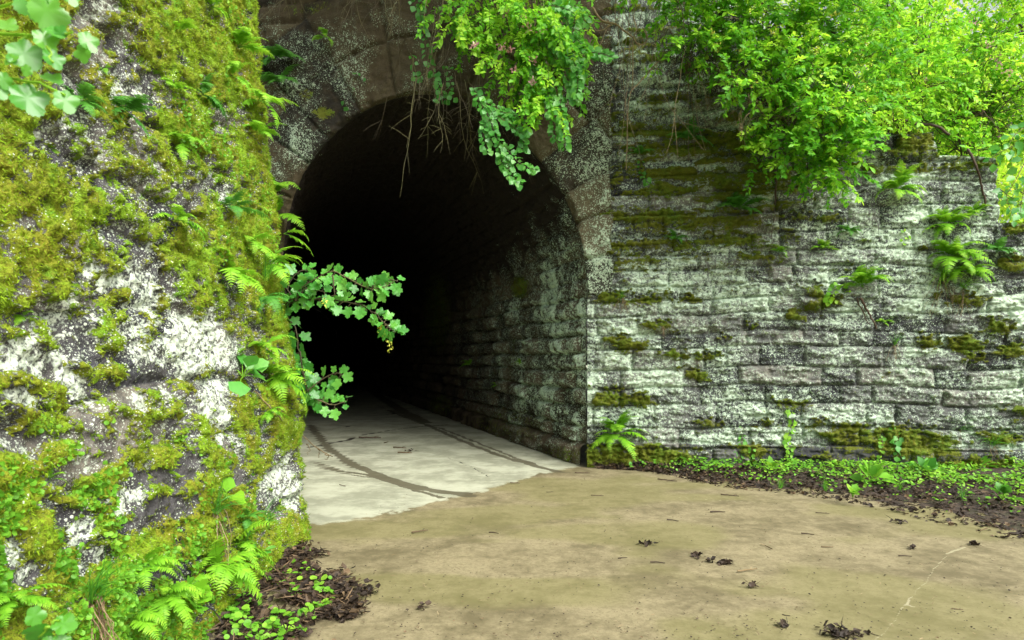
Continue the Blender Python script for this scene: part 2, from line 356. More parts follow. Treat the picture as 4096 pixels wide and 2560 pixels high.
def build_left():
    # plan path: along the road towards the portal, round the corner, back to the jamb
    ys = [-2.5]
    while ys[-1] < 2.0: ys.append(ys[-1]+.06)
    while ys[-1] < 5.9: ys.append(ys[-1]+.0033*ys[-1])
    path = [(0.0, y) for y in ys]                            # x offset is added by the batter formula
    r = .45; cy = ys[-1]; cx = -r
    for a in np.linspace(0, math.radians(72), 34)[1:]:
        path.append((cx+r*math.cos(a), cy+r*math.sin(a)))
    x, y = path[-1]; d = np.array([-3.95+1.83-x, 10.55-y]); L = np.hypot(*d); d /= L
    for t in np.linspace(0, L, 50)[1:]: path.append((x+d[0]*t, y+d[1]*t))
    path = np.array(path); nu = len(path)
    T = nrm(np.gradient(path, axis=0)); Nn = np.stack([T[:, 1], -T[:, 0]], -1)
    s = np.concatenate([[0], np.cumsum(np.linalg.norm(np.diff(path, axis=0), axis=1))])
    zs = np.concatenate([np.linspace(-.1, 5.2, 600), 5.2+np.linspace(.03, 1.2, 20)]); nv = len(zs)
    S, Z = np.meshgrid(s, zs, indexing='ij')
    top = 5.2+0.25*np.sin(S*1.3)*0
    back = np.maximum(Z-top, 0); Zc = np.minimum(Z, top)
    base = np.zeros((nu, nv, 3))
    base[..., 0] = path[:, None, 0]-1.72-.03*(path[:, None, 1]-4)-.10*Zc - back*Nn[:, None, 0]
    base[..., 1] = path[:, None, 1] - back*Nn[:, None, 1]
    base[..., 2] = Zc
    p = base.copy()
    du, dv, lu, lv, rnd, rnd2, ci = courses(S, Zc, [.36, .30, .42, .33, .40, .36, .30, .42, .38, .4, .35, .42, .4, .38], .5, 1.0, 41, warp=.07)
    px, py = proj(np.where(base[..., 1:2] > .4, base, [[[-1.7, .4, 1]]]))
    fq = np.stack([S, Zc, 0*S], -1); wxp = (fbm(fq, 5, 4, 201)-.5)*230; wyp = (fbm(fq, 5, 4, 202)-.5)*200
    lich = blobs(px+wxp, py+wyp, [(a, b, c*1.25, d*1.25, e) for a, b, c, d, e in LICHEN_L], .7); dark = blobs(px+wxp*.6, py+wyp*.6, DARK_L, .5)
    mid = sstep(1000, 1250, py)*sstep(2350, 1900, py)*sstep(1250, 1000, px)
    onface = ((base[..., 1] > 2.0) & (px < 1280)).astype(float)
    n1 = fbm(p, 3.2, 4, 3); n2 = fbm(p, 9, 4, 11); n3 = fbm(p, 28, 3, 21)
    lich0 = sstep(.52, .66, fbm(p, 2.6, 4, 77))*.8           # elsewhere on the wall
    lich = np.where(onface > 0, lich, lich0)
    sc_ = sstep(.50, .60, fbm(p, 7.5, 5, 207, .65))*(.30+.45*mid); lich = np.maximum(lich*(.72+.5*fbm(p, 11, 3, 208)), sc_)
    bare = np.maximum(lich, dark)
    nA = fbm(p, 15, 4, 29); moss = np.clip(.90-bare*.84+(n2-.5)*1.0+(n1-.5)*.3+(nA-.5)*2.0, 0, 1.2)
    lichen = np.clip(lich*.64-dark*.44+.12+(n2-.5)*.5+(nA-.5)*.6+(n1-.5)*.3, -.2, .85)
    jd = np.minimum(du, dv)
    joint = 1-sstep(.0, .07, jd+(n2-.5)*.06)
    soft = sstep(.3, .8, moss)
    bulge = (np.minimum(sstep(0, .3, du), 1))*.02
    course = np.sqrt(np.clip(1-(2*lv-1)**2, 0, 1))*.06
    h = -.07+bulge+course*.2+(rnd-.5)*.025+(rnd2-.5)*(lv-.5)*.035+(n1-.5)*.04+(n2-.5)*.045+(n3-.5)*.05+(nA-.5)*.04+(fbm(p, 1.4, 3, 233)-.5)*.24*sstep(5.3, 6.2, base[..., 1])
    h -= joint*.032*(1-.45*soft)
    w = worley2(S+(n2-.5)*.2, Zc+(n1-.5)*.2, 9, 5)
    w2 = worley2(S, Zc, 30, 8)
    h += soft*(.018+.022*(1-w)+.016*(1-w2))
    h *= np.clip(1-back*2, .1, 1)
    ob = 0.10*np.exp(-((py-1640)/90)**2)*sstep(900, 1200, px)*(base[..., 1] > 2)   # the bulge under the broadleaf plant
    h += ob
    V = base+h[..., None]*np.concatenate([Nn, np.zeros((nu, 1))], 1)[:, None]
    V[..., 2] += soft*(n3-.5)*.01
    V = V.reshape(-1, 3)
    me = np_mesh('left_wall', V, [grid_faces(nu, nv)], {'moss': moss, 'lichen': lichen, 'tone': rnd*.6+.2})
    o = link('rock_wall', me, M['left'])
    tag(o, 'steep moss covered rock faced wall with white lichen filling the left of the view', 'wall')
    N = normals_from_grid(V, nu, nv)
    return o, V, N, moss.ravel(), lich.ravel()
LW, LV, LN, LM, LL = build_left()
_vis = np.where((LV[:, 1] > 1.9) & (LV[:, 1] < 6.7))[0]; _px, _py = proj(LV[_vis])
def hitL(px, py, off=0.0):
    d = np.hypot(_px-px, _py-py); k = np.where(d < max(9, d.min()*1.2))[0]; i = _vis[k[np.argmin(LV[_vis[k], 1])]]
    return LV[i]+LN[i]*(off*.2)*np.sign(LN[i][0]*1+1e-9)

# ------------------------------------------------------------------ RIGHT WALL
def topz(s):
    pts = [(-9, 8.2), (.6, 7.6), (1.6, 7.0), (2.4, 6.4), (3.3, 5.4), (sR(3480)-.02, 4.85), (sR(3480), 4.72), (sR(3731), 4.70), (sR(3731)+.03, 4.36), (sR(3985), 4.30), (sR(3985)+.03, 3.42), (9, 3.2)]
    return np.interp(s, [a for a, _ in pts], [b for _, b in pts])
MOSS_Rb = [(2750,905,260,22,.9),(2640,980,220,28,.85),(2480,1000,90,18,.8),(2560,1050,120,16,.7),(2900,960,120,30,.7),(2430,1190,70,26,.9),(2580,1198,70,26,.9),(2733,1190,50,16,.9),
 (2620,1300,60,22,.9),(2480,1375,60,34,1),(2560,1385,50,26,.8),(2710,1418,45,18,1),(2835,1425,55,14,1),(2760,1495,40,22,1),(2815,1505,28,20,1),(2450,1590,80,36,.95),(2570,1605,60,26,.9),(2330,1830,70,50,.9),(2600,1830,160,40,.7),
 (2450,1815,60,40,.8),(3160,1620,90,24,.6),(3400,1740,110,50,.7),(3600,1760,120,60,.85),(3740,1770,80,50,.7),(2980,1030,60,16,.8),(3030,1035,80,14,.7),(3200,870,70,24,.7),(3330,880,60,20,.6),(3150,950,50,18,.7),
 (3260,1195,50,60,.8),(3190,1265,24,26,.9),(3215,1155,30,14,.8),(3700,1370,60,30,.9),(3850,1380,80,36,.95),(3900,1430,50,18,.8),(3980,1310,70,40,.8),(4040,1400,60,36,.9),(3860,1200,90,30,.8),(4060,1060,60,30,.8),
 (4070,900,60,40,.95),(3420,1075,30,10,.8),(3540,680,260,24,.7),(3660,580,90,60,1),(3880,670,120,20,.8),(3560,620,60,20,.8),(2760,610,300,26,.7),(2850,700,330,26,.75),(2950,760,300,22,.7),(2700,780,240,22,.7),(2600,860,260,20,.7),
 (2650,520,200,22,.55),(3020,650,200,30,.7),(2900,560,240,24,.6),(2520,700,100,20,.6),(4000,1750,90,30,.8),(4080,1650,60,40,.6),(3050,1690,60,18,.6),(3300,1700,50,22,.5),(3000,1800,60,26,.5),(3900,1860,160,30,.7),(2850,1700,40,20,.5),
 (3100,820,60,14,.7),(3480,960,40,12,.5),(3720,1000,50,12,.6),(3340,1210,36,20,.8),(3000,1310,36,14,.7),(3550,1500,26,10,.5),(2700,1330,26,12,.7),(2880,1350,30,12,.7)]
BARE_R = [(3300,1400,330,120,.55),(3150,1500,300,70,.6),(3560,1560,320,90,.5),(3150,1080,90,60,.6),(3320,1000,200,50,.45),(2760,1700,250,40,.45),(2900,1300,150,60,.4),(3050,1440,120,60,.5),(3230,1400,90,60,.6),
 (3700,1480,200,60,.5),(2700,1860,300,40,.7),(3200,1850,400,50,.8),(3800,1880,300,50,.6),(2600,1750,180,50,.35),(3550,1330,120,50,.5),(4050,1350,80,60,.4),(3500,1180,120,40,.35),(3820,1610,120,60,.45),(3600,600,110,60,.8)]
def build_right():
    s = np.concatenate([np.linspace(0, 6.2, 480), np.linspace(6.25, 9, 40)]); nu = len(s)
    zs = np.concatenate([np.linspace(-.08, 5.0, 420), np.linspace(5.03, 8.9, 130)]); nv = len(zs)
    S, Z = np.meshgrid(s, zs, indexing='ij')
    top = topz(S); back = np.minimum(np.maximum(Z-top, 0), .6); Zc = np.minimum(Z, top)
    # a steeper row step at the very top keeps the fold tidy
    du, dv, lu, lv, rnd, rnd2, ci = courses(S, Zc, [.34, .27, .33, .24, .26, .30, .21, .27, .22, .20, .24, .21, .26], .3, 1.15, 5, warp=.05)
    p = np.stack([S, Zc, 0*S], -1)
    n1 = fbm(p, 2.5, 4, 1); n2 = fbm(p*[1, 1.9, 1], 7, 4, 2); n3 = fbm(p*[1, 1.6, 1], 24, 4, 3)
    px, py = proj(WR(S, Zc))
    mb = blobs(px+(n2-.5)*160, py+(n3-.5)*70+(n2-.5)*30, MOSS_Rb, .5)*(1.0+(n3-.5)*1.4); br = blobs(px, py, BARE_R, .6)
    br = np.maximum(br*.85, (rnd2 > .82)*.3)
    under = sstep(1250, 900, py)*sstep(3500, 3000, px)        # damp, mossier upper left part
    mossv = np.clip(mb+sstep(.54, .66, n2)*.36+(Zc < .36)*.22+sstep(.9, .3, Zc)*.12+under*(sstep(.45, .62, fbm(p*[.5, 2.2, 1], 6, 4, 44))*.7)-.08, 0, 1.1)
    mossv = mossv*(1-sstep(1150, 1000, py)*(1-sstep(.40, .56, fbm(p*[.6, 2.4, 1], 7, 4, 46)))*.40)
    lichen = .70-br*.60-(S < .5)*(Zc > 2.5)*.06+(n1-.5)*.8+(n2-.5)*.6+(fbm(p*[.5, 2.4, 1], 5, 3, 37)-.5)*.5-mossv*.4
    lichen -= (Zc < .36)*.32
    joint = 1-sstep(.004, .020, np.minimum(du, dv)+(n3-.5)*.014)
    rock = np.minimum(sstep(0, .07, du), sstep(0, .06, dv))
    ledge = sstep(.55, .62, fbm(p*[.4, 3.2, 1], 5, 3, 31))
    jf = sstep(.35, .6, fbm(p, 3, 2, 39)); h = rock*(.012+.03*rnd)+(rnd2-.5)*(lv-.45)*.05*rock+(n1-.5)*.08+(n2-.5)*.065+(n3-.5)*.055-joint*(.015+.025*jf)+ledge*.018
    h += mossv*(.03+.045*(1-worley2(S, Zc, 14, 3)))*(mossv > .25)
    h += np.where(Zc < .36, .07, 0)-.085*(1-sstep(.15, .48, S+(n2-.5)*.3))*sstep(2.4, 2.7, Zc)
    for cx, cy, rx, ry, hh in [(3235, 1190, 60, 40, .10), (3400, 1185, 130, 14, .10), (3190, 1285, 36, 26, .08), (3600, 600, 130, 70, .08)]:
        h += hh*(1-sstep(.6, 1.1, np.sqrt(((px-cx)/rx)**2+((py-cy)/ry)**2)))
    h = h*np.where(back > .02, .2, 1)
    V = WR(S, Zc, h-back).reshape(-1, 3)
    me = np_mesh('right_wall', V, [grid_faces(nu, nv)], {'moss': mossv, 'lichen': lichen, 'tone': rnd*.75})
    o = link('retaining_wall', me, M['right'])
    tag(o, 'coursed stone retaining wall crusted with pale green lichen to the right of the arch', 'wall')
    return o, V, normals_from_grid(V, nu, nv), mossv.ravel(), h.reshape(nu, nv), s, zs
RWo, RV, RN, RM, Rh, Rs, Rz = build_right()
def on_wall(px, py, extra=.0):
    q = hitR(px, py); s = (q[:2]-C0) @ W; i = min(np.searchsorted(Rs, s), len(Rs)-1); j = min(np.searchsorted(Rz, q[2]), len(Rz)-1)
    return hitR(px, py, Rh[i, j]+extra)

# ------------------------------------------------------------------ TUNNEL: portal + vault
arch_px = [(2350,1905),(2350,1700),(2350,1450),(2350,1174),(2345,1080),(2328,980),(2300,880),(2255,780),(2195,685),(2115,590),(2010,490),(1900,420),(1790,383),(1690,372),(1580,388),(1470,430),(1370,500),(1280,590),(1210,690),(1165,800),(1140,910),(1128,1020),(1122,1174),(1122,1450),(1122,1700),(1122,1860)]
AP = []
for a, b in arch_px:
    q = hitR(a, b); AP.append([(q[:2]-C0) @ W, q[2]])
AP = np.array(AP); AP[0, 1] = -.05; AP[-1, 1] = -.05; AP[:4, 0] = 0; AP[-4:, 0] = AP[-4, 0]
def resample(A, step):
    d = np.concatenate([[0], np.cumsum(np.linalg.norm(np.diff(A, axis=0), axis=1))])
    # smooth
    t = np.linspace(0, d[-1], int(d[-1]/step)); a = np.stack([np.interp(t, d, A[:, 0]), np.interp(t, d, A[:, 1])], -1)
    k = int(.35/step); ker = np.hanning(2*k+1); ker /= ker.sum()
    pad = np.concatenate([np.repeat(a[:1], k, 0), a, np.repeat(a[-1:], k, 0)])
    b = np.stack([np.convolve(pad[:, 0], ker, 'valid'), np.convolve(pad[:, 1], ker, 'valid')], -1)
    b[:, 1] = np.where(t < 1.2, a[:, 1], np.where(t > d[-1]-1.2, a[:, 1], b[:, 1])); 
    return t, b
At, AC = resample(AP, .022)
tun = empty('stone_tunnel', (C0[0]+W[0]*-2.4, C0[1]+W[1]*-2.4, 0))
tag(tun, 'dark arched stone tunnel with weathered brown voussoir ring, opening in the middle', 'tunnel')
tun_inv = Matrix.Translation(-Vector(tun.location))
def build_portal():
    T = nrm(np.gradient(AC, axis=0)); No = np.stack([T[:, 1], -T[:, 0]], -1)     # outward in (s,z)
    r = np.concatenate([[-.0], np.linspace(.01, 1.6, 72), np.linspace(1.65, 4.6, 60)]); nu = len(At); nv = len(r)
    A, R = np.meshgrid(At, r, indexing='ij')
    S = AC[:, None, 0]+No[:, None, 0]*R; Z = AC[:, None, 1]+No[:, None, 1]*R
    # voussoirs: radial joints along the arc
    rr = np.random.default_rng(3); k = [0.]
    while k[-1] < At[-1]: k.append(k[-1]+rr.uniform(.42, .68))
    k = np.array(k); p = np.stack([S, Z, 0*S], -1)
    n1 = fbm(p, 2, 4, 51); n2 = fbm(p, 7, 4, 52); n3 = fbm(p, 24, 4, 53)
    a2 = A+(n1-.5)*.06; j = np.clip(np.searchsorted(k, a2)-1, 0, len(k)-2)
    da = np.minimum(a2-k[j], k[j+1]-a2)*(1+R*.35)
    rid = (R > .78+.25*_h(j, j*0, j*0, 4)).astype(int)
    dr = np.minimum(np.abs(R-(.78+.25*_h(j, j*0, j*0, 4))), np.abs(R-1.75))
    rnd = _h(j, rid, j*0, 8)
    outer = R > 1.75
    du, dvv, lu, lv, rb, rb2, ci = courses(S, Z, [.3]*30, .5, 1.0, 66, warp=.03)
    jd = np.where(outer, np.minimum(du, dvv), np.minimum(da, dr)); rnd = np.where(outer, rb, rnd)
    joint = 1-sstep(.004, .03, jd+(n3-.5)*.02); rock = sstep(0, .06, jd)
    chip = (1-sstep(0, .10, R))*sstep(.45, .7, fbm(p, 5, 3, 90))*.10
    h = .035+rock*(.015+.03*rnd)+(n1-.5)*.08+(n2-.5)*.07+(n3-.5)*.04-joint*.032-chip
    h = np.where(outer, h-.05, h)
    px, py = proj(WR(S, Z))
    lich = .08+(n1-.5)*.8+(n2-.5)*.6
    lich += sstep(-.5, .25, S)*.30*sstep(8, 3, Z)
    lich += blobs(px, py, [(1150,200,130,130,.35),(1270,200,110,130,.3),(1180,380,140,110,.38),(1350,300,120,120,.3),(1180,560,110,100,.35),(1100,720,60,120,.3),(1250,100,200,50,.1),(2280,640,90,200,.2),(2400,520,60,200,.15),(2350,800,60,220,.25),(2400,950,60,200,.3),(2240,500,80,100,.1),(2380,250,40,140,.15),(1420,200,60,60,.15)], .6)
    mossv = blobs(px, py, [(1300,455,40,24,.7),(1230,380,30,24,.5),(1250,30,120,30,.3)], .5)+sstep(.62, .72, n2)*.2
    V = WR(S, Z, h)
    V[:, 0] = WR(AC[:, 0], AC[:, 1], -.03)                     # the arris turns in under the ring
    Vt = V.copy(); 
    # drop what would stand beyond the jamb on the wing wall side
    f = grid_faces(nu, nv); Sm = S.ravel()[f].max(1); Zm = Z.ravel()[f].max(1); Zn = Z.ravel()[f].min(1)
    keep = (Sm < .30+.12*fbm(np.stack([Zm*0, Zm, Zm*0], -1), 3, 2, 5)) & (Zm < 8.1) & (Zn > -.2) & ~((Sm > .0) & (Zn < 2.5) & (S.ravel()[f].min(1) > -1.5) )
    keep &= ~((S.ravel()[f].min(1) > -2.0) & (Zn < 2.5))
    me = np_mesh('arch_ring', Vt.reshape(-1, 3), [f[keep]], {'moss': mossv, 'lichen': lich, 'tone': rnd})
    me.transform(tun_inv)
    o = link('arch_ring', me, M['portal'], tun)
    # vault
    ds = [0.0]
    while ds[-1] < 48: ds.append(ds[-1]+.022+ds[-1]*.012)
    ds = np.array(ds); nd = len(ds)
    A, D = np.meshgrid(At, ds, indexing='ij')
    du, dvv, lu, lv, rb, rb2, ci = courses(D, A, [.36, .25, .30, .26, .28, .26, .28, .27, .3, .26], .4, .95, 17, warp=.03, vmax=At[-1]+.5)
    p = np.stack([A, D, 0*A], -1)
    n1 = fbm(p, 2, 4, 61); n2 = fbm(p*[1.7, 1, 1], 6, 4, 62); n3 = fbm(p*[1.5, 1, 1], 20, 3, 63)
    fade = np.exp(-(D/7.5)**2); rock = np.minimum(sstep(0, .07, du), sstep(0, .06, dvv)); joint = 1-sstep(.004, .03, np.minimum(du, dvv)+(n3-.5)*.02)
    jamb = sstep(2.9, 2.4, AC[:, None, 1])+0*D
    fin = sstep(0, .25, D)
    h = (rock*(.03+.09*rb)*(.12+.88*jamb)+(rb2-.5)*(lv-.45)*.07*rock+(n1-.5)*.13+(n2-.5)*.14+(n3-.5)*.05-joint*.022)*(.25+.75*fin)
    h += np.where(A < .36, .08, 0)
    Sx = AC[:, None, 0]-No[:, None, 0]*h; Zx = AC[:, None, 1]-No[:, None, 1]*h
    V = WR(Sx, Zx, -.03)
    V[..., 0] += TD[0]*D; V[..., 1] += TD[1]*D
    px, py = proj(V)
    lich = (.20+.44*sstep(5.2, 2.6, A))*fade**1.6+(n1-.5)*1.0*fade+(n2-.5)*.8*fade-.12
    lich += (fbm(np.stack([A*.5, D*2.2, 0*A], -1), 3, 4, 65)-.5)*.9*fade
    lich += blobs(px, py, [(2200,1150,90,250,.16),(2120,1200,90,180,.14),(2270,1280,80,250,.12),(2250,1500,90,150,.12),(2180,1450,60,200,.12),(1900,1350,120,60,.15),(1990,1450,120,60,.1),(2080,1230,60,60,.2)], .6)
    lich += (D < .3)*.05
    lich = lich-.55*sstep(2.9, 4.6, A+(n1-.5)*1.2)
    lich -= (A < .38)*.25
    mossv = blobs(px, py, [(1750,1250,60,170,.62),(2080,1150,40,50,.7),(2030,1700,200,80,.35),(1760,1620,60,50,.5),(2250,1820,120,40,.45),(2050,1420,30,100,.3)], .6)
    me = np_mesh('vault', V.reshape(-1, 3), [grid_faces(nu, nd)], {'moss': mossv, 'lichen': lich, 'tone': (rb*.6+.06)*(1-.95*sstep(2.6, 4.2, A))-.12*sstep(2.9, 4.6, A)})  # tone sinks toward the crown: the vault's shade put into the stone colour
    me.transform(tun_inv)
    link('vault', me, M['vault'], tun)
    # far end closed by an added stop that keeps the tunnel dark
    e = WR(AC[:, 0]*1.0, AC[:, 1], -.03); e[:, 0] += TD[0]*47.5; e[:, 1] += TD[1]*47.5
    c = e.mean(0); V = np.concatenate([[c], e]); n = len(e)
    fs = np.stack([np.zeros(n, int), np.arange(1, n+1), np.append(np.arange(2, n+1), 1)], -1)
    me = np_mesh('light_stop', V, [fs], {'moss': np.zeros(n+1), 'lichen': np.zeros(n+1)-.5, 'tone': np.zeros(n+1)}); me.transform(tun_inv)
    link('light_stop', me, M['vault'], tun)
build_portal()

# ------------------------------------------------------------------ GROUND
def gpoly(pts): return [hitG(a, b) for a, b in pts]
pale_edge = gpoly([(1180,2118),(1240,2098),(1300,2095),(1400,2078),(1500,2065),(1660,2030),(1830,1985),(1950,1960),(2050,1930),(2160,1895),(2240,1880),(2320,1866)])
tracks = [(gpoly([(1240,1700),(1317,1797),(1413,1860),(1556,1916),(1698,1956),(1780,1968),(1857,1975)]), .075),
 (gpoly([(1254,1848),(1357,1884),(1476,1900),(1619,1948),(1762,1991)]), .035), (gpoly([(1270,1865),(1380,1895),(1500,1912),(1600,1940)]), .02),
 (gpoly([(1560,1640),(1603,1662),(1714,1702),(1833,1757),(1992,1821),(2111,1856),(2238,1888)]), .055),
 (gpoly([(1714,1702),(1762,1712),(1913,1773),(2056,1829),(2150,1862)]), .03),
 (gpoly([(1480,1560),(1540,1600),(1620,1650),(1700,1690)]), .16), (gpoly([(1590,1650),(1660,1660)]), .1),
 (gpoly([(1740,1965),(1830,1975),(1880,1985)]), .07)]
cracks = [(gpoly([(1238,1789),(1300,1776),(1381,1761),(1440,1742),(1508,1729),(1590,1716),(1675,1706),(1794,1698)]), .035), (gpoly([(1400,1670),(1508,1662),(1600,1652),(1660,1640)]), .02),
 (gpoly([(1510,1620),(1560,1645),(1580,1655)]), .02), (gpoly([(1790,1830),(1850,1850),(1960,1905)]), .008), (gpoly([(1230,1730),(1330,1715),(1420,1700)]), .012)]
litel = [(gpoly([(3785,2225),(3733,2277),(3700,2330),(3673,2359),(3629,2411),(3562,2492),(3500,2560)]), .006), (gpoly([(3640,2400),(3629,2420),(3660,2428)]), .015), (gpoly([(2700,1990),(3000,2010),(3200,2030)]), .008),
 (gpoly([(3780,2215),(3860,2190)]), .02)]
soil_edge = gpoly([(2395,1872),(2520,1880),(2700,1905),(2800,1935),(3000,1962),(3200,1980),(3400,2010),(3560,2045),(3700,2080),(3900,2130),(4096,2172),(4400,2240)])
def build_ground():
    xs = np.concatenate([np.linspace(-120, -9, 30), np.linspace(-8.6, -2.2, 60), np.linspace(-2.16, 5.2, 420), np.linspace(5.3, 12, 30), np.linspace(13, 120, 25)])
    ys = [3.0]
    while ys[-1] < 55: ys.append(ys[-1]+.0011*ys[-1]**1.45+.004)
    ys = np.concatenate([np.linspace(-120, -4, 25), np.linspace(-3.5, 2.9, 40), ys, np.linspace(57, 140, 12)])
    X, Y = np.meshgrid(xs, ys, indexing='ij')
    p = np.stack([X, Y, 0*X], -1); n1 = fbm(p, 1.2, 4, 71); n2 = fbm(p, 6, 3, 72)
    ex = np.array([q[0] for q in pale_edge]); ey = np.array([q[1] for q in pale_edge])
    yb = np.interp(X, ex, ey)
    pale = sstep(-.28, .28, Y-yb+(n2-.5)*.35+(fbm(p, 20, 3, 75)-.5)*.25)
    pale = np.where(X < ex[0], 1.*(Y > ey[0]), pale)*(1-.0*n1)
    tr = np.zeros_like(X)
    wx = X+(n2-.5)*.12; wy = Y+(n1-.5)*.12
    for pl, w in tracks: tr = np.maximum(tr, 1-sstep(w*.7, w*1.6, seg_dist(wx, wy, pl)))
    e2 = C0+TD*40; tr = np.maximum(tr, .85*(1-sstep(.05, .22, seg_dist(wx, wy, [C0-TD*.05, e2]))))
    cr = np.zeros_like(X)
    for pl, w in cracks: cr = np.maximum(cr, 1-sstep(w*.5, w*1.9, seg_dist(wx, wy, pl)))
    lt = np.zeros_like(X)
    for pl, w in litel: lt = np.maximum(lt, (1-sstep(w*.3, w*1.4, seg_dist(X+(n2-.5)*.06, Y, pl)))*(.55+.4*n2))
    al = sstep(.5, .66, fbm(p*[1, 1.6, 1], .8, 3, 73))*(1-pale)
    z = (n1-.5)*.02
    # road rises a touch at the foot of the walls
    z -= cr*.012
    me = np_mesh('ground', np.stack([X, Y, z], -1), [grid_faces(len(xs), len(ys))], {'pale': pale, 'track': tr, 'crack': cr, 'lightline': lt, 'algae': al})
    tag(link('road', me, M['ground']), kind='structure')
build_ground()
def strip_soil():
    n = 240; E = np.array([[q[0], q[1]] for q in soil_edge]); d = np.concatenate([[0], np.cumsum(np.linalg.norm(np.diff(E, axis=0), axis=1))])
    t = np.linspace(0, d[-1], n); e = np.stack([np.interp(t, d, E[:, 0]), np.interp(t, d, E[:, 1])], -1)
    sv = (e-C0) @ W; sv = np.linspace(.05, 9, n); b = WR(sv, 0*sv, .02)[:, :2]
    m = 70; K = np.linspace(0, 1, m)
    XY = e[:, None]*(1-K[None, :, None])+b[:, None]*K[None, :, None]
    p = np.concatenate([XY, np.zeros((n, m, 1))], -1); f = fbm(p, 5, 4, 81)
    wob_ = (fbm(p, 3, 4, 85)-.5)*.35*(1-K[None])
    XY = XY+wob_[..., None]*np.array([.3, -1.])
    z = -.015+.09*sstep(0, .5, K)[None]*(.4+f)+.10*sstep(.5, 1, K)[None]*np.linspace(0, 1, n)[:, None]+(f-.5)*.04
    me = np_mesh('verge', np.concatenate([XY, z[..., None]], -1), [grid_faces(n, m)])
    tag(link('verge', me, M['soil']), kind='structure')
    return XY.reshape(-1, 2), z.ravel(), np.broadcast_to(K, (n, m)).ravel(), np.broadcast_to(np.linspace(0, 1, n)[:, None], (n, m)).ravel()
SXY, SZ, SK, ST = strip_soil()
def hills():
    # earth above the portal and behind the wing wall
    s = np.linspace(-22, 30, 110); b = np.concatenate([np.linspace(.5, 3, 12), np.linspace(3.6, 60, 40)])
    S, B = np.meshgrid(s, b, indexing='ij'); p = np.stack([S, B, 0*S], -1)
    t = topz(np.clip(S, -9, 9))
    Z = t-.18+np.minimum(B*.28, 3.5)*(1-.75*sstep(2, 7, S))+(fbm(p, .7, 4, 91)-.5)*.6*np.minimum(B, 2)/2
    V = WR(S, Z, -B)
    me = np_mesh('hillside', V, [grid_faces(len(s), len(b))]); tag(link('hillside', me, M['hill']), kind='structure')
    y = np.linspace(-14, 12, 70); b = np.concatenate([np.linspace(.9, 3, 12), np.linspace(3.6, 50, 30)])
    Yg, B = np.meshgrid(y, b, indexing='ij'); p = np.stack([Yg, B+40, 0*B], -1)
    X = -2.2-B-.3*np.maximum(Yg-6, 0); Z = 5.1+B*.25+(fbm(p, .7, 4, 92)-.5)*.6
    me = np_mesh('bank', np.stack([X, Yg, Z], -1), [grid_faces(len(y), len(b))]); tag(link('bank', me, M['hill']), kind='structure')
hills()

# ------------------------------------------------------------------ leaf templates
def T_ovate(w=.28, fold=.06, curl=-.12):
    v = np.array([[0, 0, 0], [0, .5, -fold*.3], [0, 1, curl], [-w, .36, fold], [-w*.72, .72, fold+curl*.4], [w, .36, fold], [w*.72, .72, fold+curl*.4]])
    return v, [[[0, 1, 3], [0, 5, 1]], [[3, 1, 2, 4], [1, 5, 6, 2]]]
def T_blade(w=.06):
    v = np.array([[-w, 0, 0], [w, 0, 0], [w*.8, .5, .06], [-w*.8, .5, .06], [0, 1, -.05]])
    return v, [[[3, 2, 4]], [[0, 1, 2, 3]]]
def T_fuzz():
    return np.array([[-.14, 0, 0], [.14, 0, 0], [0, 1, .1]]), [[[0, 1, 2]]]
def T_lobed(n=31, lobes=5, depth=.42, cup=.10, teeth=.04):
    th = np.linspace(-math.pi*.93, math.pi*.93, n)          # 0 points to the tip (+y)
    r = .56*(1-depth*(1-np.abs(np.cos(th*lobes/2*.95))**.9))*(1+.15*np.cos(th))+teeth*((np.arange(n) % 2)*2-1)
    x = np.sin(th)*r; y = .42+np.cos(th)*r
    z = cup*(x**2*2)-.25*np.maximum(y-.6, 0)**1.5+.03*np.cos(th*lobes)
    v = np.concatenate([[[0, .42, -.02]], np.stack([x, y, z], -1)])
    f = np.stack([np.zeros(n-1, int), np.arange(2, n+1), np.arange(1, n)], -1)
    f = np.concatenate([f, [[0, 1, n]]])
    return v, [f]
def T_round(n=9, notch=.1):
    th = np.linspace(-math.pi*.95, math.pi*.95, n); r = .45
    x = np.sin(th)*r; y = .45+np.cos(th)*r; z = .08*np.abs(x)*2-.06*y
    v = np.concatenate([[[0, .25, -.03]], np.stack([x, y, z], -1)])
    f = np.concatenate([np.stack([np.zeros(n-1, int), np.arange(2, n+1), np.arange(1, n)], -1), [[0, 1, n]]])
    return v, [f]
def T_flake():
    v = np.array([[-.3, 0, .1], [.25, .05, .0], [.42, .5, .15], [.15, 1, -.02], [-.35, .75, .14], [0, .45, -.06]])
    return v, [[[0, 1, 5], [1, 2, 5], [2, 3, 5], [3, 4, 5], [4, 0, 5]]]
OV = T_ovate(); OVB = T_ovate(.38, .08, -.16); OVN = T_ovate(.17, .04, -.15); LB = T_lobed(); LBn = T_lobed(50, 5, .26, .14, .022); RD = T_round(); BL = T_blade(); FZ = T_fuzz(); FL = T_flake()
def rdir(n, zb=0.0):
    d = rng.normal(0, 1, (n, 3)); d[:, 2] += zb; return nrm(d)

